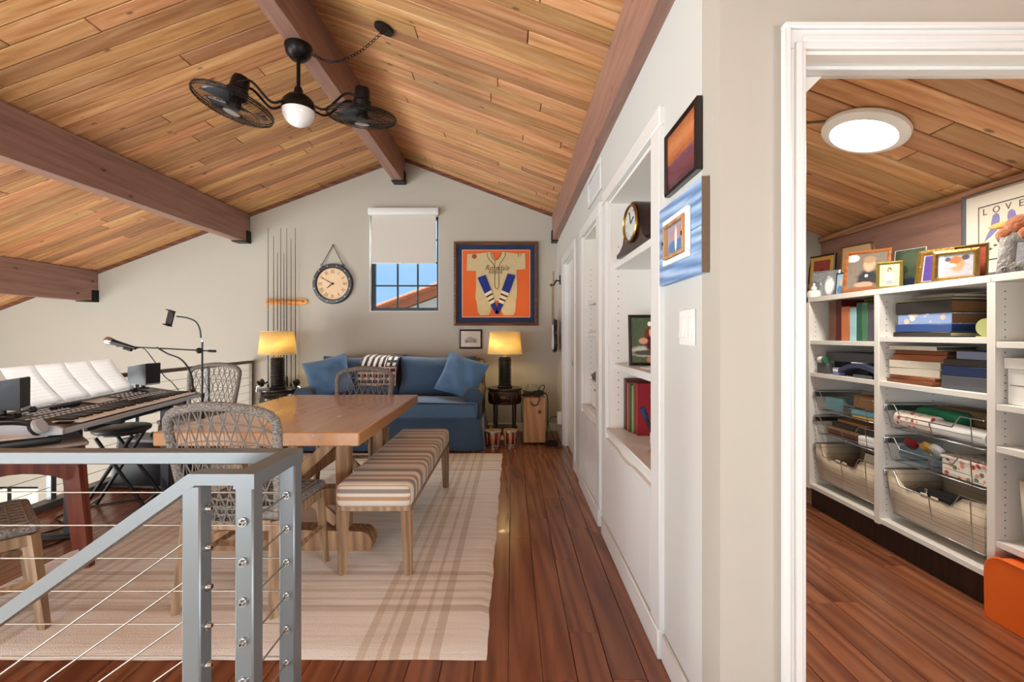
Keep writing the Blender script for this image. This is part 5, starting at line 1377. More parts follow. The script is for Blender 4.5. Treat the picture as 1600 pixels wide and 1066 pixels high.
# microphone stand
MX, MY = -2.709, 3.98
P_ = P
def P(px, py, D): return P_(px, py, D*1.0757)
t = thing('microphone_stand', 'black boom microphone stand with phone holder on a gooseneck', 'stand', (MX, MY, 0))
MB().cyl((MX, MY, .06), (MX, MY, .72), .0125, n=14).build('lower_tube', 'black_satin', t, True)
MB().cyl((MX, MY, .70), (MX, MY, .74), .018, n=14).build('collar', 'black_plastic', t, True)
MB().cyl((MX, MY, .74), (MX, MY, 1.19), .008, n=12).build('upper_tube', 'black_satin', t, True)
for k in range(3): a_ = k*2*math.pi/3; MB().tube([(MX, MY, .09), (MX+.17*math.cos(a_), MY+.17*math.sin(a_), .014)], .010, 8).build('leg', 'black_satin', t, True, 80)
zc = 1.113
MB().ball((MX-.02, MY-.01, zc), .026, 14).build('clutch', 'black_plastic', t, True)
be0, be1 = P(337, 549, 3.69), P(182, 541, 3.55)
MB().cyl(be0, be1, .006, n=10).build('boom', 'black_satin', t, True)
MB().cyl(be0, P(326, 548.5, 3.69), .011, n=10).build('counterweight', 'rubber', t, True)
MB().cyl((MX, MY, 1.19), (MX, MY, 1.205), .009, n=10).build('chrome_ferrule', 'chrome', t, True)
gn = spline([P(314, 528, 3.7), P(312, 514, 3.7), P(306, 503, 3.69), P(293, 497, 3.68), P(276, 494.5, 3.67)], 6)
MB().tube(gn, .0065, 8).build('gooseneck', 'black_satin', t, True, 80)
ph = P(266, 497, 3.66)
MB().box(ph, (.085, .018, .12), .006, 1, Matrix.Rotation(R(14), 3, 'Y') @ Matrix.Rotation(R(-25), 3, 'Z')).build('phone_clamp', 'black_plastic', t, True)
for dz in (-.062, .062): MB().box(ph+Vector((dz*.24, -.012, dz)), (.09, .04, .008), .002, 1, Matrix.Rotation(R(14), 3, 'Y') @ Matrix.Rotation(R(-25), 3, 'Z')).build('clamp_jaw', 'black_plastic', t, True)
m0, m1 = P(176, 534.5, 3.54), P(212, 544.5, 3.57)
t = thing('microphone', 'handheld microphone with silver mesh head clipped on the boom', 'microphone', m1)
dd = (m1-m0).normalized()
MB().tube([m0-dd*.002, m0+dd*.02, m1], [.026, .022, .014], 14).build('handle', 'black_satin', t, True)
MB().tube([m0-dd*(.062-.062*f)*1.0 for f in (0, .08, .2, .45, .75, 1)], [.008, .022, .030, .034, .032, .026], 16).build('mesh_head', 'steel', t, True, 60)
MB().tube([m1-dd*.09+Vector((0, 0, -.02)), m1-dd*.03+Vector((0, 0, -.02))], .017, 10).build('clip', 'rubber', t, True)
b = MB(); b.tube(spline([m1, P(225, 545, 3.6), P(240, 563, 3.5), P(256, 587, 3.4), P(268, 597, 3.3), P(279, 610, 3.35)], 8), .0035, 6)
tag(b.build('microphone_cable', 'rubber', ang=80), 'thin black cable drooping from the microphone to the keyboard', 'cable')
b = MB(); b.tube(spline([P(245, 543, 3.6), P(262, 553, 3.58), P(280, 560, 3.56), P(292, 572, 3.55), P(300, 590, 3.53), P(301.5, 609, 3.50)], 8), .007, 8)
b.tube([P(299, 611, 3.49), P(305, 609, 3.50)], .016, 10)
tag(b.build('gooseneck_light', 'black_satin', ang=80), 'bent black gooseneck rising from the keyboard end to the boom', 'gooseneck')
P = P_
# cable lying on the floor
b = MB(); b.tube(spline([(-2.80, 2.9, .006), (-2.72, 2.72, .006), (-2.85, 2.62, .006), (-3.0, 2.75, .006), (-2.9, 2.95, .006), (-3.1, 3.1, .006), (-3.05, 3.3, .006), (-2.7, 3.5, .006)], 8), .005, 6)
tag(b.build('looped_cable', 'rubber', ang=80), 'black cord looping on the floor under the keyboard', 'cable')

# ================================================================== CLOSET
XS, XK = 2.15, 2.53
PAN = [(3.292, 3.328), (2.668, 2.703), (2.026, 2.062), (1.425, 1.46)]
UA, UB, UC = (2.703, 3.292), (2.062, 2.668), (1.46, 2.026)
TOP = 1.52
t = thing('closet_shelving', 'white closet shelving unit with shelf bays and pull-out basket bays', 'shelving', (2.3, 2.4, 0))
for p, q in PAN: MB().bb(XS, XK, p, q, .14, TOP-.034, .0015).build('upright_panel', 'white_melamine', t, True)
for p, q in (UA, UB, UC):
    e = .017
    MB().bb(XS, XK, p-e, q+e, TOP-.033, TOP, .0015).build('top_shelf', 'white_melamine', t, True)
    MB().bb(XK, XK+.012, p-.01, q+.01, .14, TOP-.034).build('back_panel', 'white_melamine', t, True)
def sh(u, z): MB().bb(XS+.004, XK, u[0], u[1], z-.028, z, .0015).build('shelf', 'white_melamine', t, True)
for z in (1.21, .98, .175): sh(UA, z)
for z in (1.238, .98, .175): sh(UB, z)
for z in (1.22, .943, .756, .335): sh(UC, z)
MB().bb(2.19, 2.21, 2.026, 3.328, 0, .146).build('toe_kick', 'espresso', t, True)
b = MB()
for p, q in PAN:
    for y in (p-.0004, q+.0004):
        for x in (2.195, 2.47):
            z = .22
            while z < 1.46: b.cyl((x, y-.0006, z), (x, y+.0006, z), .003, n=6); z += .034
b.build('shelf_pin_holes', 'rubber', t, True, stuff=True)

# flush ceiling light
lx, ly = 1.847, 2.375
t = thing('ceiling_light', 'round flush lit LED ceiling light in the closet', 'light', (lx, ly, zr(lx)))
rp = Matrix.Rotation(TH, 3, 'Y')
MB().lathe([(.001, -.003), (.188, -.003), (.196, -.012), (.194, -.03), (.172, -.044), (.150, -.046), (.148, -.04), (.001, -.04)], (0, 0, 0), 48, rp).build('housing', 'white_plastic', t)
MB().lathe([(.001, -.0465), (.10, -.0465), (.147, -.0415)], (0, 0, 0), 48, rp).build('diffuser', 'lamp_disc', t)
l = bpy.data.lights.new('closet_light', 'AREA'); l.shape = 'DISK'; l.size = .28; l.energy = 27; l.color = (1, .93, .83)
lo = bpy.data.objects.new('closet_light', l); lo.parent = t; lo.location = Vector((-.056*math.sin(TH), 0, -.056*math.cos(TH))); lo.rotation_euler = (0, TH, 0); COL.objects.link(lo)
b = MB(); b.tube([(lx-.18, ly+.05, zr(lx-.18)-.008), (lx-.5, ly+.40, zr(lx-.5)-.008)], .006, 6); b.build('conduit', 'frame_brown', t, True, 80)

# framed photographs standing on the top shelf
plain('gold_ornate', '#a07c3c', .35, .6, var=.6, scale=70, bump=1.0); plain('gold_olive', '#8f7d35', .4, .5, var=.5, scale=90, bump=.8); plain('silver_frame', '#b9b6b4', .3, .7)
plain('yellow_mat', '#d9a94d', .8); plain('tan_mat', '#d8b48e', .8); plain('pewter', '#77736f', .45, .5, var=.4, scale=40, bump=1.0)
photo('boy_print', '#6b6259', [(.12, .9, .2, .12, '#e6e2de'), (.55, .3, .34, .26, '#34343a'), (.56, .68, .17, .22, '#d9a98a'), (.56, .82, .19, .12, '#a98a6c'), (.5, .38, .05, .05, '#f2efe9'), (.45, .14, .28, .09, '#c9987c'), (.5, .03, .6, .06, '#8a5f45')], '#8d8276')
photo('bride_print', '#55565a', [(.68, .4, .22, .42, '#e9e9ea'), (.62, .76, .08, .1, '#bdbdc0'), (.3, .35, .14, .2, '#8d8e92'), (.3, .5, .05, .05, '#d5d5d8')], '#a5a6aa')
photo('lady_print', '#8f9a78', [(.5, .45, .24, .2, '#f0efe8'), (.5, .74, .12, .13, '#4a3226'), (.5, .72, .07, .08, '#d9a98c'), (.5, .18, .22, .12, '#8f8fa5')], '#c5cba8')
photo('trees_print', '#3d4a3a', [(.5, .12, .7, .22, '#3c4766'), (.5, .72, .45, .25, '#7f9272'), (.3, .5, .2, .14, '#55664a'), (.75, .45, .2, .2, '#6d8060')], '#8fa083')
photo('purple_print', '#3f2a78', [(.6, .5, .13, .4, '#cfc6e6'), (.75, .6, .2, .35, '#4a3488')], '#5a4390')
photo('puppy_print', '#96969f', [(.1, .5, .12, .6, '#c6cbd2'), (.55, .55, .26, .42, '#c08a66'), (.5, .72, .2, .2, '#a3663f'), (.4, .5, .14, .1, '#ece6e0'), (.78, .82, .13, .14, '#4b4a55'), (.28, .78, .1, .12, '#55525c')], '#b2b1b8')
photo('red_print', '#8a2f2a', [(.5, .55, .24, .24, '#5a2018'), (.5, .45, .13, .14, '#cf9a7c')], '#a8503f')
photo('blue_print', '#7fa3c0', [(.6, .6, .22, .2, '#d9b093'), (.5, .2, .5, .25, '#5a7f9c')], '#9fbcd2')
photo('sketch_print', '#e5d6bd', [(.5, .5, .3, .3, '#d3bd9c')], '#e9dcc6')
def cframe(name, label, pxL, pxR, ytop, xL, yaw, fw, fmat, pic, lean=10, matw=0, matm=None, fd=.02, inner=None):
    """stand a frame on the closet shelf; yaw -90 faces the aisle, 0 faces the doorway"""
    th = R(yaw); c_, s_ = math.cos(th), math.sin(th)
    DL = xL*F/(pxL-800); k = pxR-800
    w = (k*DL - F*xL)/(F*c_ - k*s_)
    Dm = DL + .5*w*s_; h = (H+(HY-ytop)*Dm/F - TOP)/math.cos(R(lean))
    return picture(name, label, 'picture', (xL+.5*w*c_, Dm, TOP+.001), (R(-lean), 0, th), w, h, fw, fd, fmat, pic, matw, matm, 'framed photos on the closet shelf', inner=inner)
cframe('framed_photo', 'dark framed photo with a yellow mount at the left end of the closet shelf', 1262, 1303, 399, 2.44, -72, .012, 'espresso', 'red_print', 5, .03, 'yellow_mat')
cframe('framed_photo', 'silver framed black and white bride photo on the closet shelf', 1267, 1311, 423, 2.19, -52, .013, 'silver_frame', 'bride_print', 12, 0, None, .014, 'paper_white')
cframe('framed_photo', 'tiny grey framed photo squeezed beside the boy portrait', 1306, 1320, 427, 2.21, -66, .006, 'zinc', 'blue_print', 8)
cframe('framed_photo', 'tall thin gilt frame with tan mount at the back of the closet shelf', 1312, 1366, 382, 2.47, -74, .010, 'gold_ornate', 'sketch_print', 4, .05, 'tan_mat')
cframe('framed_photo', 'large brown wooden frame with portrait of a boy in a bow tie', 1317, 1390, 391, 2.205, -54, .020, 'frame_oak', 'boy_print', 13, 0, None, .022)
cframe('framed_photo', 'small gilded frame with a photo of a lady in white', 1369, 1411, 409, 2.185, -46, .016, 'gold_olive', 'lady_print', 9)
cframe('photo_print', 'unframed photo of green trees leaning behind the gilt frames', 1394, 1443, 389, 2.40, -72, .003, 'paper_white', 'trees_print', 7, 0, None, .006)
cframe('framed_photo', 'carved gold frame with a purple picture, partly hidden', 1430, 1486, 390, 2.33, -66, .030, 'gold_ornate', 'purple_print', 13, .004, 'paper_white')
cframe('framed_photo', 'ornate gold frame with a baby and puppy photo', 1457, 1531, 391, 2.175, -56, .022, 'gold_ornate', 'puppy_print', 8, 0, None, .024)
cframe('framed_photo', 'plain gold-edged frame directly behind the puppy photo', 1490, 1544, 383, 2.275, -62, .010, 'gold_olive', 'red_print', 6)
# snow globe at the end
t = thing('snow_globe', 'small white snow globe at the far end of the closet shelf', 'snow globe', (2.19, 3.30, TOP+.001))
MB().lathe([(.001, 0), (.042, 0), (.045, .03), (.036, .05), (.001, .052)], n=20).build('base', 'white_plastic', t); MB().ball((0, 0, .08), .04, 20).build('globe', 'clear_glass', t)
MB().lathe([(.001, .053), (.018, .053), (.02, .07), (.008, .085), (.012, .098), (.001, .108)], n=12).build('figurine', 'paper_white', t)
# LOVE print hung on the beam
lv = picture('love_print', 'grey framed print lettered LOVE with two lilac doves', 'picture', (2.542, 2.17, 1.565), (0, 0, R(-90)), .66, .44, .022, .025, 'zinc', 'sketch_paper', .075, 'cream_mat') if False else None
plain('cream_mat', '#e9e0d2', .8, var=.04); plain('sketch_paper', '#e3dccb', .8, var=.08); plain('lilac', '#8a83b4', .7); plain('grey_frame', '#5d6068', .45); plain('ink_brown', '#5f5750', .8)
lv = picture('love_print', 'grey framed print lettered LOVE with two lilac doves', 'picture', (2.540, 2.255, 1.560), (0, 0, R(-90)), .60, .465, .020, .024, 'grey_frame', 'sketch_paper', .072, 'cream_mat', inner='zinc')
for i, ch_ in enumerate('LOVE'): text_obj('lettering', ch_, .048, 'ink_brown', lv, (-.178+i*.058, -.0125, .345), (R(90), 0, 0), .0006)
def dove(cx, cz, s_):
    pts = [(-.012, .055), (.004, .066), (.018, .055), (.022, .03), (.012, -.02), (-.02, -.05), (-.055, -.075), (-.045, -.05), (-.025, -.015), (-.02, .02)]
    MB().prism([(cx+s_*p[0], cz+p[1]) for p in (pts if s_ > 0 else pts[::-1])], 1, -.0135, -.0122).build('dove', 'lilac', lv)
dove(-.125, .262, 1); dove(-.045, .262, -1)
MB().prism([(-.115, .175), (-.085, .15), (-.055, .175), (-.07, .188), (-.085, .178), (-.10, .188)], 1, -.0135, -.0122).build('heart', 'patch_red', lv)
plain('leaf_green', '#5d6b4a', .8)
for x, z in ((-.18, .14), (-.15, .145), (-.125, .16)): MB().prism([(x-.012, z), (x, z+.007), (x+.012, z), (x, z-.007)], 1, -.0135, -.0122).build('leaf', 'leaf_green', lv)
# pewter frame with plush on its corner
pf = picture('pewter_photo', 'embossed pewter photo frame at the right edge of the closet shelf', 'picture', (2.26, 1.955, TOP+.001), (R(-20), 0, R(-58)), .25, .205, .055, .016, 'pewter', 'bride_print')
for k in range(5):
    MB().tube([(-.10+.04*k+.012*math.cos(i*.8)*(1-i/12), -.017, .018+.012*math.sin(i*.8)*(1-i/12)) for i in range(10)], .002, 5).build('scroll', 'pewter', pf, ang=80)
n = N('plush'); v = n.noise(n.coord(), 60, 4); n.col(n.mix(v, '#7a3a14', '#a85a22')); n.set(rough=1, sheen=.6); n.bump(v, 1, .01)
n = N('plush_orange'); v = n.noise(n.coord(), 60, 4); n.col(n.mix(v, '#d8811f', '#eba23a')); n.set(rough=1, sheen=.6); n.bump(v, 1, .01)
t = thing('plush_turkey', 'brown and orange plush toy perched on the pewter frame', 'plush toy', (2.31, 2.06, 1.66)); t_off = Vector((.0, .072, -.062))
b = MB(Matrix.Translation(t_off)); b.ball((2.31, 1.99, 1.805), .055, 18, 1, 1.1, 1.0); b.ball((2.27, 2.02, 1.77), .035, 14); b.ball((2.30, 1.95, 1.765), .04, 14); b.build('body', 'plush', t, True, 60)
for i, (dy, dz, sy, sz) in enumerate(((.085, .015, 2.2, .55), (-.045, .035, 1.0, 1.1), (-.09, .03, 1.2, 1.3))): MB(Matrix.Translation(t_off)).ball((2.315, 1.99+dy, 1.815+dz), .03, 14, .5, sy, sz).build('feather', 'plush_orange', t, True, 60)

# ---- album and book stacks
def pix(px, x): return x*F/(px-800)
cols = {'alb_black': '#2c2928', 'alb_navy': '#1f2f57', 'alb_blue': '#34518f', 'alb_grey': '#55565c', 'alb_brown': '#7a4426', 'alb_rust': '#96532f', 'alb_tan': '#b8935c', 'alb_cream': '#d9cfbf', 'alb_olive': '#5a5a44', 'alb_slate': '#7f88a5', 'alb_dark': '#3a3533', 'alb_taupe': '#8f7f70'}
for k, v in cols.items(): plain(k, v, .45, var=.2, scale=30)
n = N('alb_floral'); vo = n.new('TexVoronoi'); vo.inputs['Scale'].default_value = 26; n.link(n.coord(), vo.inputs['Vector'])
n.col(n.mix(n.ramp(vo.outputs['Distance'], [(.34, (1,1,1)), (.42, (0,0,0))]), '#8ea4d0', n.ramp(vo.outputs['Color'], [(0, '#e8c6b2'), (.5, '#e9e0d0'), (.75, '#b9cba8'), (1, '#d88a72')], 'CONSTANT'))); n.set(rough=.5)
plain('page_brown', '#8a5f3a', .8, var=.4, scale=120)
def album(label, cat, cm, pm, x, y, z, w, d, th, yaw, group, spine='front'):
    """lying flat: w along y, d along x, spine towards the aisle"""
    t = thing('photo_album' if cat == 'album' else 'book', label, cat, (x, y, z), R(yaw), group)
    b = MB(); b.bb(0, d, -w/2, w/2, 0, .004, .001); b.bb(0, d, -w/2, w/2, th-.004, th, .001); b.bb(-.004, .002, -w/2, w/2, 0, th, .002)
    b.build('cover', cm, t); MB().bb(.003, d-.008, -w/2+.006, w/2-.006, .0045, th-.0045).build('pages', pm, t)
    return t
def stack(spec, x, yc, z, group):
    for label, cat, cm, pm, w, d, th, yaw, dx, dy in spec:
        album(label, cat, cm, pm, x+dx, yc+dy, z+.0005, w, d, th-.001, yaw, group); z += th
    return z
stack([('lowest dark binder of the upper album stack, white lettering on its spine', 'album', 'alb_dark', 'pages', .30, .25, .028, 7, 0, .01),
       ('blue album lying above the dark binder', 'album', 'alb_blue', 'alb_navy', .29, .26, .040, 8, 0, 0),
       ('pale blue album with flower print in the upper stack', 'album', 'alb_floral', 'page_brown', .275, .26, .058, 8, .005, -.005),
       ('thick black album with brown page edges in the upper stack', 'album', 'alb_black', 'page_brown', .285, .27, .064, 8, .0, 0),
       ('olive album near the top of the upper stack', 'album', 'alb_olive', 'pages', .28, .27, .016, 9, .0, -.005),
       ('thin taupe album topmost of the upper stack', 'album', 'alb_taupe', 'pages', .21, .25, .018, 5, .03, -.03)], 2.185, 2.425, 1.238, 'upper album stack in the middle closet bay')
b = thing('rolled_cloth', 'pale olive rolled cloth beside the upper album stack', 'cloth', (2.30, 2.12, 1.239))
plain('olive_cloth', '#a3a56d', .9, bump=.4)
MB().tube([(2.20, 2.115, 1.285), (2.46, 2.14, 1.285)], .042, 16).build('roll', 'olive_cloth', b, True, 60); MB().bb(2.2, 2.4, 2.08, 2.16, 1.2385, 1.245).build('flap', 'olive_cloth', b, True)
stack([('bottom brown leather folder of the lower stack', 'album', 'alb_brown', 'alb_rust', .31, .25, .022, -4, -.01, .02), ('second brown leather folder of the lower stack', 'album', 'alb_rust', 'alb_brown', .30, .25, .022, -3, .0, .015),
       ('lower tan box file with white edges in the lower stack', 'album', 'alb_cream', 'alb_tan', .28, .24, .042, 6, .0, 0), ('upper tan box file with white edges in the lower stack', 'album', 'alb_cream', 'alb_tan', .28, .24, .042, 7, .0, 0),
       ('rust coloured album in the lower stack', 'album', 'alb_rust', 'page_brown', .28, .26, .034, 9, .01, -.02), ('brown spiral album under the white binder', 'album', 'alb_brown', 'alb_dark', .27, .25, .024, 9, .02, -.02),
       ('white binder topmost of the lower stack', 'album', 'alb_cream', 'alb_olive', .26, .25, .024, 7, .0, .01)], 2.195, 2.487, .98, 'lower album stack in the middle closet bay')
stack([('grey ring binder at the bottom right of the lower shelf', 'album', 'alb_grey', 'pages', .25, .26, .068, 2, .005, 0), ('navy studded box above the grey binder', 'album', 'alb_navy', 'alb_navy', .24, .24, .048, 2, .005, 0),
       ('brown paged book above the navy box', 'album', 'alb_dark', 'page_brown', .24, .25, .034, 1, .01, 0), ('slate blue soft case on top of the navy box pile', 'album', 'alb_slate', 'alb_slate', .17, .2, .040, 0, .02, -.02)], 2.19, 2.195, .98, 'books at the right of the lower closet shelf')
# upright books in the left bay
ub = [(1295, 1306, 'alb_bk0', '#6e4a3c', .27, 'brown gilt-ruled album standing leftmost in the closet row'), (1306, 1314.5, 'alb_bk1', '#571318', .27, 'dark red album standing second in the closet row'), (1314.5, 1327, 'alb_bk2', '#c9764c', .225, 'orange album standing in the closet row'),
      (1327.5, 1338, 'alb_bk3', '#a8d6de', .215, 'pale blue patterned album standing in the closet row'), (1338, 1347, 'alb_bk4', '#2f5f4c', .24, 'deep green book right of the pale blue album'), (1347, 1355.5, 'alb_bk5', '#4a7d5e', .24, 'lighter green book in the closet row'), (1356, 1364.5, 'alb_bk6', '#57525f', .225, 'grey purple book at the right end of the closet row')]
for p0, p1, mn, colr, hh, lab in ub:
    plain(mn, colr, .45, var=.2, scale=40)
    book('book', lab, 2.19, pix(p1, 2.19)+.001, pix(p0, 2.19), 1.211, .22, hh, mn, 'upright albums in the left closet bay')
t = thing('jewelry_tray', 'dark ornate metal piece lying on top of the green books', 'ornament', (2.30, 2.80, 1.455))
b = MB()
for i in range(7): b.tube([(2.26+.03*math.cos(a_), 2.745+.035*i*.65+.012*math.cos(a_+1), 1.466+.012*math.sin(a_)) for a_ in [k*math.pi/6 for k in range(12)]], .005, 5, closed=True)
b.build('scrollwork', 'gold_olive', t, True, 80); MB().bb(2.22, 2.36, 2.73, 2.92, 1.4525, 1.457).build('plate', 'black_metal', t, True)
# middle shelf of the left bay
stack([('black shoebox lid under the grey binder', 'box', 'alb_black', 'alb_black', .3, .26, .09, 0, .05, .0), ('grey ring binder lying under the upper left shelf', 'album', 'alb_grey', 'pages', .36, .27, .062, 8, .02, -.02)], 2.20, 3.02, .9805, 'things on the left middle closet shelf')
t = thing('spray_bottle', 'small white bottle with green band lying on the left closet shelf', 'bottle', (2.19, 3.17, .98))
plain('green_plastic', '#3f6f55', .4)
MB().lathe([(.001, 0), (.022, .002), (.024, .01), (.024, .07), (.001, .072)], (2.18, 3.225, 1.075), 16, Matrix.Rotation(R(90), 3, 'X')).build('bottle', 'white_plastic', t, True); MB().lathe([(.0245, .05), (.0252, .05), (.0252, .075), (.0245, .075)], (2.18, 3.225, 1.075), 16, Matrix.Rotation(R(90), 3, 'X')).build('band', 'green_plastic', t, True)
MB().bb(2.17, 2.215, 3.13, 3.24, .981, 1.05, .003).build('carton', 'alb_grey', t, True)
t = thing('small_carton', 'little white and violet carton on the left closet shelf', 'box', (2.19, 3.06, .98))
MB().bb(2.165, 2.21, 3.02, 3.075, .981, 1.03, .002).build('box', 'lilac', t, True); MB().bb(2.1635, 2.1648, 3.025, 3.07, 1.005, 1.022).build('label_panel', 'paper_white', t, True)
t = thing('padded_case', 'dark blue padded curved case on the left closet shelf', 'case', (2.24, 2.85, .98))
plain('blue_pad', '#3a4160', .6, var=.2)
arcp = [(lerp(3.02, 2.715, i/12), .985+.085*math.sin(math.pi*(.12+.7*i/12))**.7) for i in range(13)]
b = MB(); b.prism(arcp + [(p[0], p[1]-.028) for p in arcp[::-1]], 0, 2.165, 2.24); b.build('arch', 'blue_pad', t, True, 50)
MB().bb(2.17, 2.23, 2.75, 2.90, .981, 1.0, .003).build('cushion', 'alb_grey', t, True)
for k in range(3): MB().bb(2.175, 2.22, 2.84+.03*k, 2.86+.03*k, 1.071-.001*k, 1.075, .001).build('strap', 'white_plastic', t, True)

# ---- pull-out baskets
def basket(u, z0, z1, label, lined=False):
    y0, y1 = u[0]+.028, u[1]-.028; x0, x1 = 2.165, 2.50
    t = thing('wire_basket', label, 'basket', ((x0+x1)/2, (y0+y1)/2, z0), 0, 'pull-out closet baskets')
    dip = min(.07, (z1-z0)*.42)
    fr = [(x0, y1, z1), (x0, y1-.06, z1), (x0, y1-.10, z1-dip), (x0, y0+.15, z1-dip), (x0, y0+.11, z1), (x0, y0, z1)]
    MB().tube(fr, .0035, 6).build('front_rim', 'steel', t, True, 80)
    MB().tube([(x0, y1, z1), (x1, y1, z1), (x1, y0, z1), (x0, y0, z1)], .0035, 6).build('back_rim', 'steel', t, True, 80)
    ib = .03
    MB().tube([(x0+ib, y0+ib, z0), (x0+ib, y1-ib, z0), (x1-ib, y1-ib, z0), (x1-ib, y0+ib, z0)], .003, 6, closed=True).build('bottom_rim', 'steel', t, True, 80)
    b = MB()
    for y, zz in ((y1-.002, z1), ((y0+y1)/2, z1-dip), (y0+.06, z1)): b.tube([(x0, y, zz), (x0+ib*.8, lerp(y, (y0+y1)/2, .06), z0), (x1-ib, lerp(y, (y0+y1)/2, .06), z0), (x1, y, z1)], .0025, 5)
    for k in range(1, 3): zz = lerp(z0, z1-dip, k/3); b.tube([(x0+ib*(1-k/3), y0+ib*.6, zz), (x0+ib*(1-k/3), y1-ib*.6, zz)], .0016, 4)
    for k in range(8): x = lerp(x0+.05, x1-.05, k/7); b.tube([(x, y0+ib, z0), (x, y1-ib, z0)], .0014, 4)
    b.build('wires', 'steel', t, True, 80)
    for y in (u[0]+.003, u[1]-.018): MB().bb(x0+.005, x1, y, y+.015, z1-.045, z1-.012, .002).build('slide', 'steel', t, True)
    if lined:
        o0, o1 = .006, .004
        def wall(a, c_, d_, e): return MB().add([a, c_, d_, e], [(0, 1, 2, 3)])
        fpts = [(y1-.004, z1-.006), (y1-.075, z1-.02), (y1-.13, z1-dip-.006), (y0+.17, z1-dip-.006), (y0+.10, z1-.015), (y0+.004, z1-.006)]
        b = MB(); bot = [(lerp(p[0], (y0+y1)/2, .07), z0+.006) for p in fpts]
        vs = [(x0+.004, p[0], p[1]) for p in fpts] + [(x0+ib, p[0], p[1]) for p in bot]
        b.add(vs, [(i, i+1, 7+i, 6+i) for i in range(5)]); o = b.build('liner_front', 'canvas_liner', t, True); so = o.modifiers.new('thickness', 'SOLIDIFY'); so.thickness = .003
        b = MB()
        for y, yb in ((y0+.004, y0+ib), (y1-.004, y1-ib)): b.add([(x0+.004, y, z1-.006), (x1-.004, y, z1-.006), (x1-ib, yb, z0+.006), (x0+ib, yb, z0+.006)], [(0, 1, 2, 3)])
        b.add([(x1-.004, y0+.004, z1-.006), (x1-.004, y1-.004, z1-.006), (x1-ib, y1-ib, z0+.006), (x1-ib, y0+ib, z0+.006)], [(0, 1, 2, 3)])
        b.add([(x0+ib, y0+ib, z0+.006), (x1-ib, y0+ib, z0+.006), (x1-ib, y1-ib, z0+.006), (x0+ib, y1-ib, z0+.006)], [(0, 1, 2, 3)])
        o = b.build('liner', 'canvas_liner', t, True); so = o.modifiers.new('thickness', 'SOLIDIFY'); so.thickness = .003
        for y in ((y0+y1)/2-.03, (y0+y1)/2+.03): MB().bb(x0-.002, x0+.006, y-.02, y+.02, z1-dip-.012, z1-dip+.012, .003).build('liner_tab', 'canvas_liner', t, True)
basket(UA, .715, .852, 'upper wire basket of the left closet bay with blue bags'); basket(UA, .545, .675, 'middle wire basket of the left closet bay with dark boxes'); basket(UA, .225, .475, 'canvas lined basket at the bottom of the left closet bay', True)
basket(UB, .715, .855, 'upper wire basket of the middle bay with flowered wrapping roll'); basket(UB, .53, .665, 'middle wire basket of the middle bay with flowered gift box'); basket(UB, .225, .475, 'canvas lined basket at the bottom of the middle bay', True)
# contents
n = N('floral_paper'); vo = n.new('TexVoronoi'); vo.inputs['Scale'].default_value = 30; n.link(n.coord(), vo.inputs['Vector']); nz = n.noise(n.coord(), 40, 3)
n.col(n.mix(n.ramp(n.math('ADD', vo.outputs['Distance'], n.math('MULTIPLY', nz, .25)), [(.44, (1,1,1)), (.52, (0,0,0))]), '#ece3d6', n.ramp(vo.outputs['Color'], [(0, '#c8463a'), (.35, '#e09a86'), (.6, '#6f7a5a'), (.8, '#a83338')], 'CONSTANT'))); n.set(rough=.5)
plain('kraft', '#a5784f', .8, var=.15); plain('wrap_white', '#ecebe8', .45); plain('green_cloth', '#1f7a55', .7, bump=.5); plain('rope_mat', '#8d7350', .9, var=.5, scale=60, bump=1); plain('aqua_bag', '#7fc2d6', .3, var=.3); plain('yellow_folder', '#d9a545', .6); plain('maroon_box', '#57211f', .5)
t = thing('wrapping_roll', 'roll of flowered wrapping paper with white sleeve in the upper basket', 'paper roll', (2.22, 2.37, .73))
MB().tube([(2.225, 2.60, .775), (2.225, 2.38, .775)], .047, 20).build('paper', 'floral_paper', t, True, 60); MB().tube([(2.225, 2.3795, .768), (2.225, 2.105, .765)], .038, 20).build('sleeve', 'wrap_white', t, True, 60)
t = thing('green_cloth', 'folded green cloth behind the flowered roll', 'cloth', (2.33, 2.5, .73)); MB().box((2.34, 2.47, .80), (.10, .26, .09), .03, 3).build('fold', 'green_cloth', t, True, 60)
t = thing('woven_mat', 'folded brown woven mat in the upper middle basket', 'mat', (2.42, 2.36, .72))
for k in range(3): MB().box((2.425, 2.36, .745+.045*k), (.09, .44-.02*k, .04), .015, 3).build('fold', 'rope_mat', t, True, 60)
t = thing('gift_box', 'flat box covered in red flowered paper in the middle basket', 'box', (2.27, 2.24, .54)); MB().bb(2.205, 2.44, 2.11, 2.335, .540, .625, .003).build('box', 'floral_paper', t, True); MB().bb(2.20, 2.445, 2.105, 2.34, .6255, .64, .003).build('lid', 'floral_paper', t, True)
t = thing('ribbon_bag', 'clear bag with red and yellow ribbon spools in the middle basket', 'bag', (2.28, 2.49, .54))
MB().box((2.28, 2.49, .585), (.17, .22, .085), .03, 3).build('bag', 'plastic_bag', t, True, 60)
for x, y, cm in ((2.235, 2.55, 'book_5'), (2.24, 2.45, 'yellow_folder'), (2.24, 2.40, 'wrap_white')): MB().lathe([(.012, -.012), (.034, -.012), (.034, .012), (.012, .012), (.012, -.012)], (x, y, .64), 20, Matrix.Rotation(R(50), 3, 'Y')).build('spool', cm, t, True)
t = thing('black_binder', 'black vinyl binder lying in the canvas basket of the middle bay', 'binder', (2.30, 2.33, .38))
MB().box((2.30, 2.32, .385), (.20, .34, .045), .012, 2, Matrix.Rotation(R(10), 3, 'Y')).build('cover', 'black_satin', t, True, 50); MB().box((2.20, 2.42, .408), (.004, .015, .05), .001).build('clasp', 'chrome', t, True)
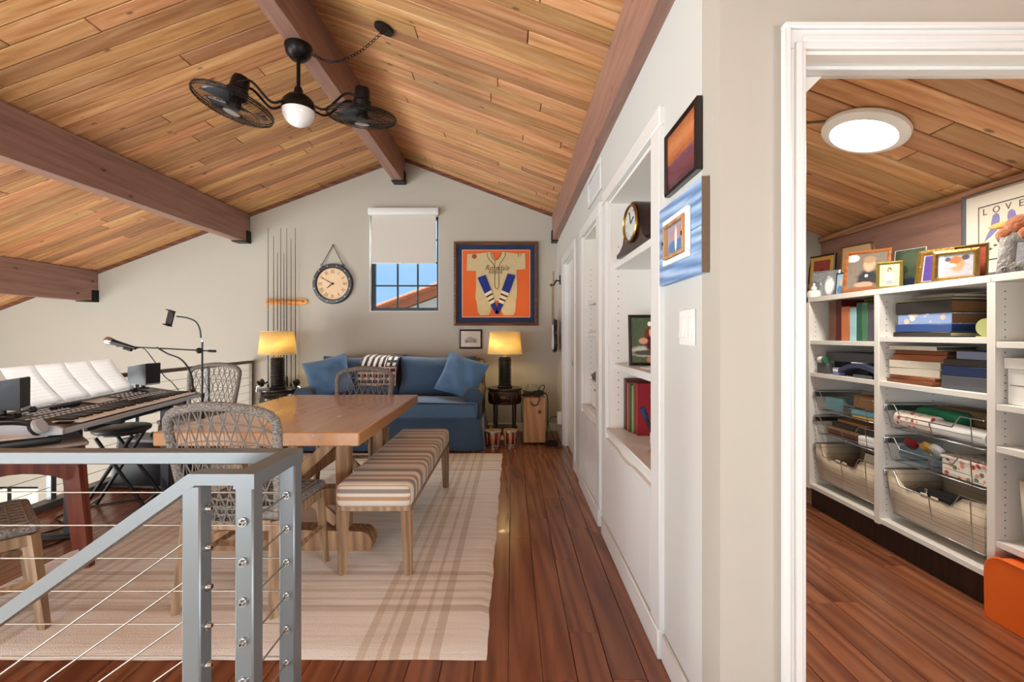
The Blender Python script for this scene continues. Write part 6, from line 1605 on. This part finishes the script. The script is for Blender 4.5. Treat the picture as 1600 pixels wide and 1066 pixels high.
MB().bb(2.22, 2.40, 2.2, 2.5, .24, .357, .01).build('base_block', 'alb_black', t, True)
t = thing('gift_bags', 'crumpled clear and aqua plastic bags in the upper left basket', 'bags', (2.30, 3.1, .73))
b = MB(); pts_ = [(2.27, 3.14, .785, .06), (2.33, 3.05, .80, .065), (2.25, 3.04, .77, .05), (2.35, 3.16, .80, .06)]
for x, y, z, r_ in pts_[:2]: b.ball((x, y, z), r_, 14, 1, 1.5, .75)
b.build('clear_bag', 'plastic_bag', t, True, 60)
b = MB(); b.box((2.22, 3.13, .775), (.02, .16, .085), .008, 2); b.box((2.235, 2.86, .752), (.05, .20, .035), .01, 2, Matrix.Rotation(R(6), 3, 'Z')); b.build('aqua_sheet', 'aqua_bag', t, True, 60)
t = thing('kraft_box', 'brown kraft box in the upper left basket', 'box', (2.3, 2.86, .73)); MB().bb(2.235, 2.36, 2.76, 2.98, .78, .85, .003).build('box', 'kraft', t, True); MB().bb(2.23, 2.365, 2.755, 2.985, .8505, .858, .002).build('lid', 'kraft', t, True)
MB().bb(2.205, 2.40, 2.745, 2.955, .72, .733, .002).build('folder', 'yellow_folder', t, True)
t = thing('dark_boxes', 'dark brown flat box under kraft folders in the middle left basket', 'box', (2.3, 3.0, .55))
MB().bb(2.22, 2.42, 2.90, 3.20, .552, .592, .003).build('maroon_tray', 'maroon_box', t, True); MB().bb(2.215, 2.40, 2.92, 3.21, .593, .612, .002).build('folder', 'kraft', t, True); MB().bb(2.235, 2.43, 2.82, 3.18, .6125, .648, .003).build('case', 'alb_dark', t, True); MB().bb(2.26, 2.42, 2.9, 3.16, .6485, .668, .002).build('kraft_sheet', 'kraft', t, True)
t = thing('white_packet', 'white paper packet at the right of the middle left basket', 'packet', (2.28, 2.83, .55)); MB().box((2.265, 2.82, .585), (.13, .15, .06), .006, 1, Matrix.Rotation(R(12), 3, 'Z')).build('packet', 'wrap_white', t, True)
t = thing('display_board', 'thin black edged board sticking out of the left canvas basket', 'board', (2.28, 2.87, .24)); MB().box((2.29, 2.86, .36), (.012, .24, .24), .002, 1, Matrix.Rotation(R(14), 3, 'Y')).build('board', 'cream_mat', t, True)
MB().box((2.317, 2.86, .483), (.014, .245, .010), .002, 1, Matrix.Rotation(R(14), 3, 'Y')).build('edge_strip', 'black_plastic', t, True)

# ---- right bay
t = thing('storage_box', 'white cardboard storage box with label holder in the right closet bay', 'box', (2.32, 1.90, .943))
MB().bb(2.19, 2.50, 1.72, 2.012, .9435, 1.135, .003).build('box', 'wrap_white', t, True); MB().bb(2.182, 2.508, 1.712, 2.020, 1.1, 1.15, .003).build('lid', 'wrap_white', t, True)
b = MB(); b.bb(2.1885, 2.1899, 1.86, 2.0, 1.028, 1.0305); b.build('rule_line', 'rubber', t, True); MB().bb(2.186, 2.1899, 1.84, 1.885, 1.015, 1.035, .002).build('label_holder', 'black_metal', t, True)
t = thing('paper_bag', 'tall white paper shopping bag with orange base band', 'bag', (2.3, 1.88, .335))
MB().bb(2.20, 2.34, 1.66, 1.955, .336, .366).build('orange_band', 'orange_mat', t, True)
b = MB(); b.add([(2.20, 1.66, .3665), (2.20, 1.955, .3665), (2.34, 1.955, .3665), (2.34, 1.66, .3665), (2.19, 1.65, .62), (2.19, 1.965, .62), (2.35, 1.965, .62), (2.35, 1.65, .62)], [(0, 1, 5, 4), (1, 2, 6, 5), (2, 3, 7, 6), (3, 0, 4, 7)])
o = b.build('bag', 'cream_mat', t, True); so = o.modifiers.new('thickness', 'SOLIDIFY'); so.thickness = .002
MB().tube(spline([(2.195, 1.75, .61), (2.19, 1.77, .68), (2.19, 1.85, .68), (2.195, 1.87, .61)], 6), .004, 6).build('handle', 'kraft', t, True, 80)
plain('orange_cloth', '#ec6a1c', .6, var=.12, scale=12, bump=.4)
t = thing('orange_bag', 'bright orange insulated bag on the closet floor', 'bag', (2.2, 1.85, 0))
prof = [(2.02, .004), (2.02, .17)] + [(1.95+.07*math.cos(a_), .215+.07*math.sin(a_)) for a_ in [i*math.pi/2/6 for i in range(7)]] + [(1.62, .285), (1.6, .004)]
b = MB(); b.prism(prof, 0, 2.10, 2.32); b.build('body', 'orange_cloth', t, True, 50)
b = MB(); b.tube([(2.102, p[0], p[1]) for p in prof], .006, 6, closed=True); b.build('piping', 'orange_cloth', t, True, 80)
